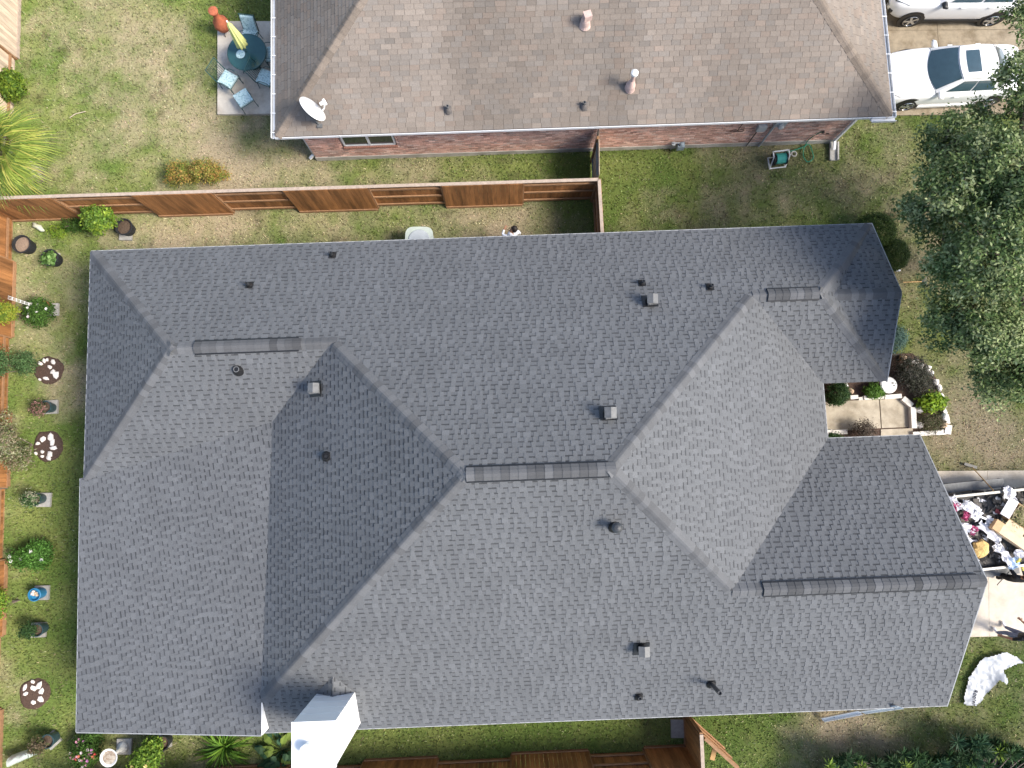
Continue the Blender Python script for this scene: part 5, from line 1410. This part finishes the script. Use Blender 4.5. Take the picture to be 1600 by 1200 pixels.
# rake on the lawn
a, b = P(1411, 441, .05), P(1440, 440, .05)
rk = thing('garden_rake', 'rake with orange wooden handle lying on the lawn by ball bushes', 'rake', a)
obj('handle', MB().tube([a, b], .016, 8), M_WOODHANDLE, rk)
for k in range(9):
    e = b+Vector((.2, -.2+.05*k, 0)); obj('tine', MB().tube([b, b.lerp(e, .6)+Vector((0, 0, .03)), e], .006, 5), M_METALGREY, rk)
tag(obj('grass_litter', MB().rock(P(1403, 422, .03), (.09, .06, .03), 5), M_PAPER), 'small white scrap on the lawn below the ball bushes', 'scrap')
# condenser cover at the north wall
c = P(655, 371, .85); c.z = 0
ac = thing('air_conditioner', 'pale green air conditioner cover peeking out past the north eave', 'air conditioner', c)
rr8 = [(.44*math.copysign(abs(math.cos(a))**.5, math.cos(a)), .44*math.copysign(abs(math.sin(a))**.5, math.sin(a))) for a in [2*PI*k/32 for k in range(32)]]
obj('cabinet', MB().prism([c+Vector((x, y-.1, 0)) for x, y in rr8], (0, 0, .82)), M_METER, ac)
obj('cover', MB().prism([c+Vector((x*1.04, y*1.04-.1, .822)) for x, y in rr8], (0, 0, .05)), M_BIN, ac)
obj('fan_guard', MB().lathe([(.36, .874), (.34, .90), (.1, .91), (.002, .91)], c+Vector((0, -.1, 0)), 28, cap=False), M_METER, ac)

# ------------------------------------------------------------------ trailer and tear-off debris
TR = Matrix.Rotation(.045, 4, 'Z')
tx, ty = EX*1.0, EY*1.0
nw, sw_ = P(1484, 776, 1.3), P(1541, 894, 1.3)
tdir = (P(1600, 764, 1.3)-P(1484, 776, 1.3)); tdir.z = 0; tdir.normalize(); tside = Vector((-tdir.y, tdir.x, 0))
o0 = P(1600, 764, 1.3); o0.z = 0
wid = abs((P(1600, 884, 1.3)-P(1600, 764, 1.3)).dot(tside))
A0 = o0-tdir*3.4                     # rear north corner
LT = 5.4
trl = thing('dump_trailer', 'grey steel dump trailer full of roofing debris on the driveway', 'trailer', A0+tdir*LT/2-tside*wid/2)
def T(x, y, z): return A0+tdir*x-tside*y+Vector((0, 0, z))
obj('bed', MB().obox(T(0, 0, .62), tdir*LT, -tside*wid, Vector((0, 0, .06))), M_METALGREY, trl)
for y in (0, wid-.04): obj('side_wall', MB().obox(T(0, y, .68), tdir*LT, -tside*.04, Vector((0, 0, .58))), M_METALGREY, trl)
for x in (0, LT-.04): obj('end_wall', MB().obox(T(x, .041, .68), tdir*.04, -tside*(wid-.082), Vector((0, 0, .56))), M_METALGREY, trl)
for y in (-.02, wid-.05): obj('top_rail', MB().obox(T(-.02, y, 1.262), tdir*(LT+.04), -tside*.07, Vector((0, 0, .05))), M_RAILPALE, trl)
for y in (-.06, wid): 
    for k in range(6): obj('stake', MB().obox(T(.3+k*.95, y, .66), tdir*.06, -tside*.055, Vector((0, 0, .58))), M_METALGREY, trl)
for y, sgn in ((-.34, 1), (wid+.06, 1)):
    obj('fender', MB().obox(T(1.3, y, .72), tdir*1.9, -tside*.28, Vector((0, 0, .03))).obox(T(1.3, y, .5), tdir*.03, -tside*.28, Vector((0, 0, .218))).obox(T(3.17, y, .5), tdir*.03, -tside*.28, Vector((0, 0, .218))), M_METALGREY, trl)
    for x in (1.8, 2.7):
        wl = obj('wheel', MB().lathe([(.2, -.1), (.34, -.09), (.36, -.05), (.36, .05), (.34, .09), (.2, .1)], (0, 0, 0), 24, axis='y'), M_TYRE, trl, loc=T(x, y+.14, .36)); wl.rotation_euler = (0, 0, math.atan2(tdir.y, tdir.x))
obj('tongue', MB().beam(T(LT, wid/2-.5, .55), T(LT+1.3, wid/2, .5), .08, .1).beam(T(LT, wid/2+.5, .55), T(LT+1.3, wid/2, .5), .08, .1), M_METALGREY, trl)
rng = np.random.default_rng(90); rr = random.Random(90)
mb = MB()
mb.grid(lambda u, v: T(.06+u*(LT-.12), .06+v*(wid-.12), .95+.28*float(fbm(u*9, v*6, 1.0))+.1*math.sin(v*PI)), 40, 24, (.09, .087, .085))
for k in range(900):
    x, y = rr.uniform(.15, LT-.15), rr.uniform(.12, wid-.12); z = .95+.28*float(fbm(x/(LT)*9, y/wid*6, 1.0))+.1*math.sin(y/wid*PI)+rr.uniform(0, .05)
    c_ = T(x, y, z); a = rr.uniform(0, PI); d1 = (tdir*math.cos(a)+tside*math.sin(a))*rr.uniform(.05, .22)+Vector((0, 0, rr.uniform(-.06, .06))); d2 = d1.cross(EZ).normalized()*rr.uniform(.04, .14)+Vector((0, 0, rr.uniform(-.04, .04)))
    t = rr.random(); col = (.045, .043, .042) if t < .4 else ((.13, .12, .11) if t < .75 else ((.2, .18, .16) if t < .86 else ((.7, .7, .72) if t < .97 else (.35, .1, .12))))
    mb.obox(c_-d1/2-d2/2, d1, d2, Vector((0, 0, .008)), col)
tag(obj('torn_shingle_debris', mb, M_DARKTORN), 'heap of dark torn shingles filling the trailer', 'debris', kind='stuff')
def scrap(u, v, z, L_, W_, rz, m, name, label, cat, seed, group=None, amp=.07):
    r2 = random.Random(seed); c_ = P(u, v, z); ca, sa = math.cos(rz), math.sin(rz); hs = [[r2.uniform(-amp, amp) for _ in range(6)] for _ in range(8)]; jit = [[(r2.uniform(-.12, .12), r2.uniform(-.16, .16)) for _ in range(6)] for _ in range(8)]
    def f(a, b):
        i, j = round(a*7), round(b*5); x = (a-.5+jit[i][j][0]*.5)*L_; y = (b-.5+jit[i][j][1]*.7)*W_*(.7+.6*abs(math.sin(a*3+seed)))
        return c_+Vector((x*ca-y*sa, x*sa+y*ca, hs[i][j]+.03))
    return tag(obj(name, MB().grid(f, 7, 5, thick=(0, 0, -.006)), m), label, cat, group)
where = ['at the rear upper corner', 'below the upper rail', 'left of the dark heap', 'near the middle of heap', 'below the plank box', 'above the yellow foam', 'beside the yellow foam', 'at the lower right', 'next to the lower rail', 'right at picture edge', 'in front of the cardboard box', 'at the upper right']
for k, (u, v, l, w, r) in enumerate(((1493, 786, .5, .2, -1.0), (1508, 788, .32, .16, .3), (1518, 795, .62, .26, -.5), (1524, 804, .36, .22, .9), (1546, 832, .8, .26, -.72), (1512, 826, .5, .2, -.5), (1509, 838, .5, .16, -.8), (1570, 868, .65, .26, -.9), (1558, 856, .3, .2, .2), (1594, 864, .4, .25, .5), (1545, 815, .3, .2, 1.0), (1577, 772, .5, .26, -1.1))):
    scrap(u, v, 1.35, l, w, r, M_PAPER, 'wrapper_scrap', 'crumpled white shingle wrapper '+where[k], 'wrapper', 300+k, 'white wrappers on the trailer load')
M_PINK = mat('magenta_print', (.45, .10, .20), rough=.6, var=.2); M_PBLUE = mat('pale_blue_wrapper', (.5, .62, .78), rough=.5, var=.1)
for u, v, lb in ((1491, 791, 'magenta printed wrapper at the rear corner of the load'), (1508, 806, 'magenta printed wrapper left of the dark heap'), (1520, 829, 'red printed wrapper above the yellow foam')): scrap(u, v, 1.36, .28, .16, 1.1, M_PINK, 'printed_wrapper', lb, 'wrapper', u)
scrap(1583, 880, 1.36, .4, .26, .4, M_PBLUE, 'blue_wrapper', 'pale blue wrapper at the lower rail of the trailer', 'wrapper', 88)
a, b = P(1553, 818, 1.52), P(1612, 858, 1.5); d = (b-a).normalized(); up_ = Vector((0, 0, 1)); sd = d.cross(up_).normalized()
bxo = thing('long_box', 'long pale wooden box lying across the trailer debris', 'box', a.lerp(b, .5)-Vector((0, 0, .2)))
obj('carton', MB().obox(a-sd*.16-up_*.2+d*.25, b-a-d*.25, sd*.32, up_*.24), M_PLY, bxo)
obj('end_flap', MB().obox(a-sd*.165-up_*.2, d*.247, sd*.33, up_*.245), M_CARDB, bxo)
c = P(1591, 806, 1.4)
cb = thing('cardboard_box', 'open cardboard box of dry clippings on the trailer load', 'box', c)
q_ = Matrix.Rotation(-.6, 3, 'Z')
obj('carton', MB().obox(c+q_ @ Vector((-.3, -.3, -.15)), q_ @ Vector((.6, 0, 0)), q_ @ Vector((0, .03, 0)), (0, 0, .3)).obox(c+q_ @ Vector((-.3, -.27, -.15)), q_ @ Vector((.03, 0, 0)), q_ @ Vector((0, .54, 0)), (0, 0, .3)).obox(c+q_ @ Vector((-.3, .27, -.15)), q_ @ Vector((.6, 0, 0)), q_ @ Vector((0, .03, 0)), (0, 0, .3)).obox(c+q_ @ Vector((.27, -.27, -.15)), q_ @ Vector((.03, 0, 0)), q_ @ Vector((0, .54, 0)), (0, 0, .3)), M_CARDB, cb)
for k, (fx, fy, ax, ay) in enumerate(((-.33, -.3, .0, .6), (-.3, -.58, .6, .0))):
    obj('flap', MB().obox(c+q_ @ Vector((fx-(.25 if k == 0 else 0), fy, .14)), q_ @ Vector((.27, 0, .05) if k == 0 else (.6, 0, 0)), q_ @ Vector((0, .6, 0) if k == 0 else (0, .27, .05)), (0, 0, .012)), M_PAPER if k == 0 else M_PLY, cb)
mb = MB()
for k in range(420):
    p_ = c+q_ @ Vector((rr.gauss(0, .16), rr.gauss(0, .16), 0))+Vector((0, 0, .12+rr.uniform(0, .1))); a = rr.uniform(0, 2*PI); l = rr.uniform(.06, .16)
    d_ = Vector((math.cos(a), math.sin(a), rr.uniform(-.3, .4)))*l; s_ = Vector((-math.sin(a), math.cos(a), 0))*.01
    mb.add([p_-s_, p_+s_, p_+d_], [(0, 1, 2)], rr.choice(((.3, .26, .13), (.2, .19, .08), (.38, .32, .2), (.13, .14, .05))))
tag(obj('dry_clippings', mb, M_STRAW), 'dry straw coloured clippings heaped in the cardboard box', 'clippings', kind='stuff')
tag(obj('insulation_chunk', MB().rock(P(1534, 856, 1.35), (.26, .3, .16), 66, n=12).rock(P(1527, 862, 1.36), (.16, .16, .12), 67, n=10), M_FOAM), 'torn yellow insulation chunk at the roof edge', 'insulation')
tag(obj('white_lath', MB().beam(P(1526, 805, 1.38), P(1541, 811, 1.4), .06, .03), M_WHITE), 'short white lath sticking out of the load', 'lath')
a, b = P(1518, 729, .04), P(1552, 766, 1.25)
bm2 = thing('push_broom', 'wooden handled rake leaning from the lawn onto the trailer', 'rake', a)
obj('handle', MB().tube([a, b], .016, 8), M_WOODHANDLE, bm2)
obj('head', MB().box(a+Vector((-.05, .03, .02)), (.42, .09, .05), -.3), M_BLACKPL, bm2)

# ------------------------------------------------------------------ tarp and the loose gutter
TP_ = [(1504, 1099.6), (1506, 1085), (1512.5, 1058), (1521, 1045), (1527.5, 1033), (1535, 1026), (1550, 1022.5), (1565, 1017), (1575, 1019), (1590, 1026), (1598, 1032.5), (1600, 1038), (1593, 1036.7), (1580, 1042.5), (1566.7, 1048), (1573, 1060), (1572.5, 1067), (1566, 1067.5), (1560, 1062.5), (1550, 1075), (1540, 1086.7), (1531.7, 1098), (1522.5, 1102.5), (1511, 1102.5)]
tp = [P(u, v, .05) for u, v in TP_]
def pip(x, y, poly):
    ins = np.zeros(x.shape, bool); n = len(poly)
    for i in range(n):
        a, b = poly[i], poly[(i+1) % n]
        c_ = ((a.y > y) != (b.y > y)) & (x < (b.x-a.x)*(y-a.y)/(b.y-a.y+1e-12)+a.x); ins ^= c_
    return ins
xs = np.arange(min(p.x for p in tp)-.05, max(p.x for p in tp)+.05, .035); ys = np.arange(min(p.y for p in tp)-.05, max(p.y for p in tp)+.05, .035)
X, Y = np.meshgrid(xs, ys); ins = pip(X, Y, tp)
r1_ = np.abs(2*vnoise(X*.9-Y*.45, (Y*.9+X*.45)*.35, 2.2)-1); r2_ = np.abs(2*fbm(X+3, Y, 3.2)-1)
fold = .03+.16*(1-r1_)**3+.04*(1-r2_)**3
edge_d = np.min(np.stack([np.hypot(X-p.x, Y-p.y) for p in tp]), 0)
Zt = fold
idx = -np.ones(X.shape, int); idx[ins] = np.arange(ins.sum())
quads = []
for j in range(X.shape[0]-1):
    for i in range(X.shape[1]-1):
        q_ = [idx[j, i], idx[j, i+1], idx[j+1, i+1], idx[j+1, i]]
        if min(q_) >= 0: quads.append(tuple(q_))
vv = np.stack([X[ins], Y[ins], Zt[ins]], -1)
c = P(1545, 1055); tarp = thing('plastic_tarp', 'crumpled white plastic tarp printed with dark letters on the lawn', 'tarp', c)
sheet = obj('sheet', MB().add([tuple(p) for p in vv], quads), M_TARP, tarp, smooth=True)
fcv = bpy.data.curves.new('lettering', 'FONT'); fcv.body = 'Roofer'; fcv.size = .17; fcv.extrude = .002
fo = bpy.data.objects.new('lettering_source', fcv); COL.objects.link(fo)
me = bpy.data.meshes.new_from_object(fo.evaluated_get(bpy.context.evaluated_depsgraph_get())); bpy.data.objects.remove(fo)
me.materials.clear(); me.materials.append(M_INK)
p_ = P(1527, 1079, .2); lt = _link('lettering', me, tarp, p_, True); lt.rotation_euler = (0, 0, -PI/2-.3)
tv = np.array([tuple(Matrix.Rotation(-PI/2-.3, 3, 'Z') @ v.co+p_) for v in me.vertices])
for i, v in enumerate(me.vertices):
    k = np.argmin((vv[:, 0]-tv[i, 0])**2+(vv[:, 1]-tv[i, 1])**2); v.co.z += vv[k, 2]+.014-p_.z
gl = thing('loose_gutter', 'bent length of old white gutter propped against the lower eave', 'gutter', P(1340, 1118))
def chan(a, b, w):
    d = b-a; sd = d.cross(EZ).normalized(); mb = MB()
    mb.obox(a-sd*w/2, d, sd*w, EZ*.01).obox(a-sd*w/2, d, sd*.012, EZ*.1+sd*.0).obox(a+sd*(w/2-.012), d, sd*.012, EZ*.08); return mb
obj('channel', chan(P(1284, 1124, .05), P(1344, 1112, 1.1), .16), M_GUTTER, gl)
obj('channel', chan(P(1345, 1112.5, 1.3), P(1405, 1104, 2.95), .2), M_GUTTER, gl)
obj('hanger', MB().box(P(1326, 1113, .7), (.06, .1, .1)).box(P(1303, 1119, .35), (.05, .05, .12)), M_BLACKPL, gl)

# ------------------------------------------------------------------ people
def person(label, base, rz, J, cols, hair=True, extra=None):
    """J: joint positions in local metres; one continuous skinned body, coloured by limb"""
    base = Vector(base)
    order = ['pelvis', 'chest', 'neck', 'head', 'crown', 'lhip', 'lknee', 'lank', 'ltoe', 'rhip', 'rknee', 'rank', 'rtoe', 'lsho', 'lelb', 'lwri', 'lhand', 'rsho', 'relb', 'rwri', 'rhand']
    rad = dict(pelvis=(.165, .12), chest=(.185, .125), neck=(.06, .06), head=(.085, .10), crown=(.07, .08), lhip=(.105, .105), lknee=(.068, .068), lank=(.048, .048), ltoe=(.045, .035), lsho=(.07, .07), lelb=(.05, .05), lwri=(.033, .033), lhand=(.042, .02))
    for k in list(rad):
        if k[0] == 'l': rad['r'+k[1:]] = rad[k]
    E_ = [('pelvis', 'chest'), ('chest', 'neck'), ('neck', 'head'), ('head', 'crown')]
    for s_ in 'lr': E_ += [('pelvis', s_+'hip'), (s_+'hip', s_+'knee'), (s_+'knee', s_+'ank'), (s_+'ank', s_+'toe'), ('chest', s_+'sho'), (s_+'sho', s_+'elb'), (s_+'elb', s_+'wri'), (s_+'wri', s_+'hand')]
    vs = [Vector(J[k]) for k in order]; es = [(order.index(a), order.index(b)) for a, b in E_]; rr_ = [rad[k] for k in order]
    owner = list(order)
    for s_ in 'lr':                          # five separate fingers rooted in the palm
        h, w_ = Vector(J[s_+'hand']), Vector(J[s_+'wri']); d = (h-w_).normalized(); sd = d.cross(EZ); sd = sd.normalized() if sd.length > .1 else Vector((1, 0, 0)); dn = sd.cross(d)
        for f in range(5):
            o_ = (f-1.5)*.021
            if f == 4: pts_ = [h-d*.03+sd*.05, h+sd*.07+d*.02]
            else: pts_ = [h+d*.045+sd*o_, h+d*(.075+(.012 if f in (1, 2) else 0))+sd*o_-dn*.02]
            i0 = order.index(s_+'hand')
            for p_ in pts_: vs.append(p_); rr_.append((.0095, .0095)); owner.append(s_+'hand'); es.append((i0, len(vs)-1)); i0 = len(vs)-1
    me = bpy.data.meshes.new('person_skeleton'); me.from_pydata([tuple(v) for v in vs], es, [])
    o = bpy.data.objects.new('person_skeleton', me); COL.objects.link(o)
    o.modifiers.new('skin', 'SKIN'); ss = o.modifiers.new('sub', 'SUBSURF'); ss.levels = 2; ss.render_levels = 2
    for i, sv in enumerate(me.skin_vertices[0].data): sv.radius = rr_[i]; sv.use_root = (i == 0)
    bm_ = bpy.data.meshes.new_from_object(o.evaluated_get(bpy.context.evaluated_depsgraph_get()))
    bpy.data.objects.remove(o)
    segs = [(vs[a], vs[b], owner[b]) for a, b in es]
    C = []
    for p in bm_.polygons:
        c_ = p.center; best = None
        for a, b, k in segs:
            d = b-a; t = max(0, min(1, (c_-a).dot(d)/d.dot(d))); dist = (c_-(a+d*t)).length
            if best is None or dist < best[0]: best = (dist, k, t)
        k, t = best[1], best[2]
        part = 'shirt' if k in ('chest', 'neck', 'lsho', 'rsho') else 'sleeve' if k[1:] in ('elb',) else 'fore' if k[1:] == 'wri' else 'hand' if k[1:] == 'hand' else 'shoe' if k[1:] == 'toe' or (k[1:] == 'ank' and t > .88) else 'head' if k in ('head', 'crown') else 'legs'
        if k == 'chest' and t < .25: part = 'legs'
        C.append(cols[part])
    a = bm_.attributes.new('col', 'FLOAT_COLOR', 'FACE'); arr = np.ones((len(C), 4), np.float32); arr[:, :3] = C; a.data.foreach_set('color', arr.ravel())
    bm_.materials.clear(); bm_.materials.append(M_SKIN); bm_.polygons.foreach_set('use_smooth', [True]*len(bm_.polygons))
    root = thing('person', label, 'person', base, rz)
    _link('body', bm_, root, Vector((0, 0, 0)), False)
    hd, cr_ = Vector(J['head']), Vector(J['crown']); ax = (cr_-hd).normalized(); fw = Vector(J.get('face', (1, 0, 0))).normalized(); sd = ax.cross(fw).normalized()
    if hair:
        mb = MB(); n_ = 16; prof = [(.096, -.05), (.108, .02), (.104, .07), (.08, .115), (.04, .14), (.002, .146)]
        for r, z in prof: mb.v += [tuple(hd+ax*z+(fw*(math.cos(2*PI*k/n_)*.98-.16)+sd*math.sin(2*PI*k/n_)*.88)*r) for k in range(n_)]
        for i in range(len(prof)-1):
            for k in range(n_):
                if i < 1 and math.cos(2*PI*k/n_) > .35: continue
                mb.f.append((i*n_+k, i*n_+(k+1) % n_, (i+1)*n_+(k+1) % n_, (i+1)*n_+k)); mb.c.append((.02, .015, .01))
        obj('hair', mb, hair if not isinstance(hair, bool) else M_HAIR, root, world=False, smooth=True)
    face = MB()
    for s_ in (-1, 1): face.rock(hd+fw*.094+sd*s_*.034+ax*.01, (.012, .012, .008), 1, (.02, .015, .012), 8)
    obj('eye', face, M_SKIN, root, world=False)['kind'] = 'stuff'
    obj('nose', MB().rock(hd+fw*.108-ax*.018, (.016, .014, .024), 2, cols['head'], 8), M_SKIN, root, world=False, smooth=True)
    obj('mouth', MB().rock(hd+fw*.098-ax*.052+sd*0, (.01, .024, .006), 3, (.25, .08, .06), 8), M_SKIN, root, world=False)
    for s_ in (-1, 1): obj('ear', MB().rock(hd+sd*s_*.092, (.018, .012, .03), 4, cols['head'], 8), M_SKIN, root, world=False, smooth=True)
    return root
SK, BLK = (.33, .18, .11), (.012, .013, .014)
def pose(**kw):
    J = dict(pelvis=(0, 0, .95), chest=(.02, 0, 1.32), neck=(.02, 0, 1.50), head=(.05, 0, 1.62), crown=(.05, 0, 1.70), lhip=(0, .1, .9), lknee=(.03, .11, .5), lank=(-.02, .12, .09), ltoe=(.16, .13, .035), rhip=(0, -.1, .9), rknee=(.03, -.11, .5), rank=(-.02, -.12, .09), rtoe=(.16, -.13, .035),
             lsho=(.01, .19, 1.43), lelb=(.0, .25, 1.14), lwri=(.12, .25, .92), lhand=(.17, .25, .86), rsho=(.01, -.19, 1.43), relb=(.0, -.25, 1.14), rwri=(.12, -.25, .92), rhand=(.17, -.25, .86), face=(1, 0, 0))
    J.update(kw); return J
# worker in black beside the trailer, reaching over the load and holding a bar
b0 = P(1547, 896)
person('worker dressed in black reaching over the trailer side', Vector((b0.x, b0.y, .02)), 1.35, pose(chest=(.06, 0, 1.3), neck=(.1, 0, 1.47), head=(.16, .02, 1.57), crown=(.17, .02, 1.65), lelb=(.3, .3, 1.22), lwri=(.52, .22, 1.38), lhand=(.58, .2, 1.42), lsho=(.08, .19, 1.4), rsho=(.06, -.19, 1.4), relb=(.1, -.3, 1.12), rwri=(.3, -.2, 1.1), rhand=(.36, -.18, 1.1), lknee=(.06, .14, .5), rknee=(.0, -.14, .5), lank=(.05, .17, .09), ltoe=(.23, .18, .035), rank=(-.1, -.17, .09), rtoe=(.08, -.18, .035)),
       dict(shirt=BLK, sleeve=BLK, fore=(.03, .03, .04), hand=(.55, .5, .12), legs=(.014, .015, .017), shoe=(.02, .02, .02), head=(.40, .17, .08)))
tag(obj('pry_bar', MB().tube([P(1558, 914, .3), P(1577, 893, 1.15)], .014, 8), M_METALGREY), 'thin bar held upright by the worker in black', 'bar')
b0 = P(1560, 982)
person('worker in black shirt and jeans bending at the driveway edge', Vector((b0.x, b0.y, .02)), 1.9, pose(pelvis=(-.05, 0, .92), chest=(.08, 0, 1.27), neck=(.16, 0, 1.43), head=(.24, 0, 1.52), crown=(.27, 0, 1.6), lsho=(.1, .19, 1.37), rsho=(.1, -.19, 1.37), lelb=(.05, .34, 1.1), lwri=(.12, .45, .88), lhand=(.15, .5, .82), relb=(.22, -.28, 1.12), rwri=(.4, -.2, 1.0), rhand=(.46, -.18, .97), lank=(-.05, .16, .09), ltoe=(.13, .17, .035), rank=(.02, -.16, .09), rtoe=(.2, -.17, .035)),
       dict(shirt=BLK, sleeve=BLK, fore=SK, hand=SK, legs=(.12, .15, .24), shoe=(.78, .78, .78), head=SK))
b0 = P(803, 372, 1.2); b0.z = 0
person('person in white shirt half hidden behind the north eave', b0, 2.3, pose(chest=(.1, 0, 1.3), neck=(.18, 0, 1.45), head=(.14, -.12, 1.54), crown=(.14, -.15, 1.62), lsho=(.12, .2, 1.42), lelb=(.3, .22, 1.36), lwri=(.36, .1, 1.46), lhand=(.37, .05, 1.5)),
       dict(shirt=(.72, .74, .78), sleeve=(.72, .74, .78), fore=(.72, .74, .78), hand=SK, legs=(.06, .07, .1), shoe=(.05, .05, .05), head=SK))
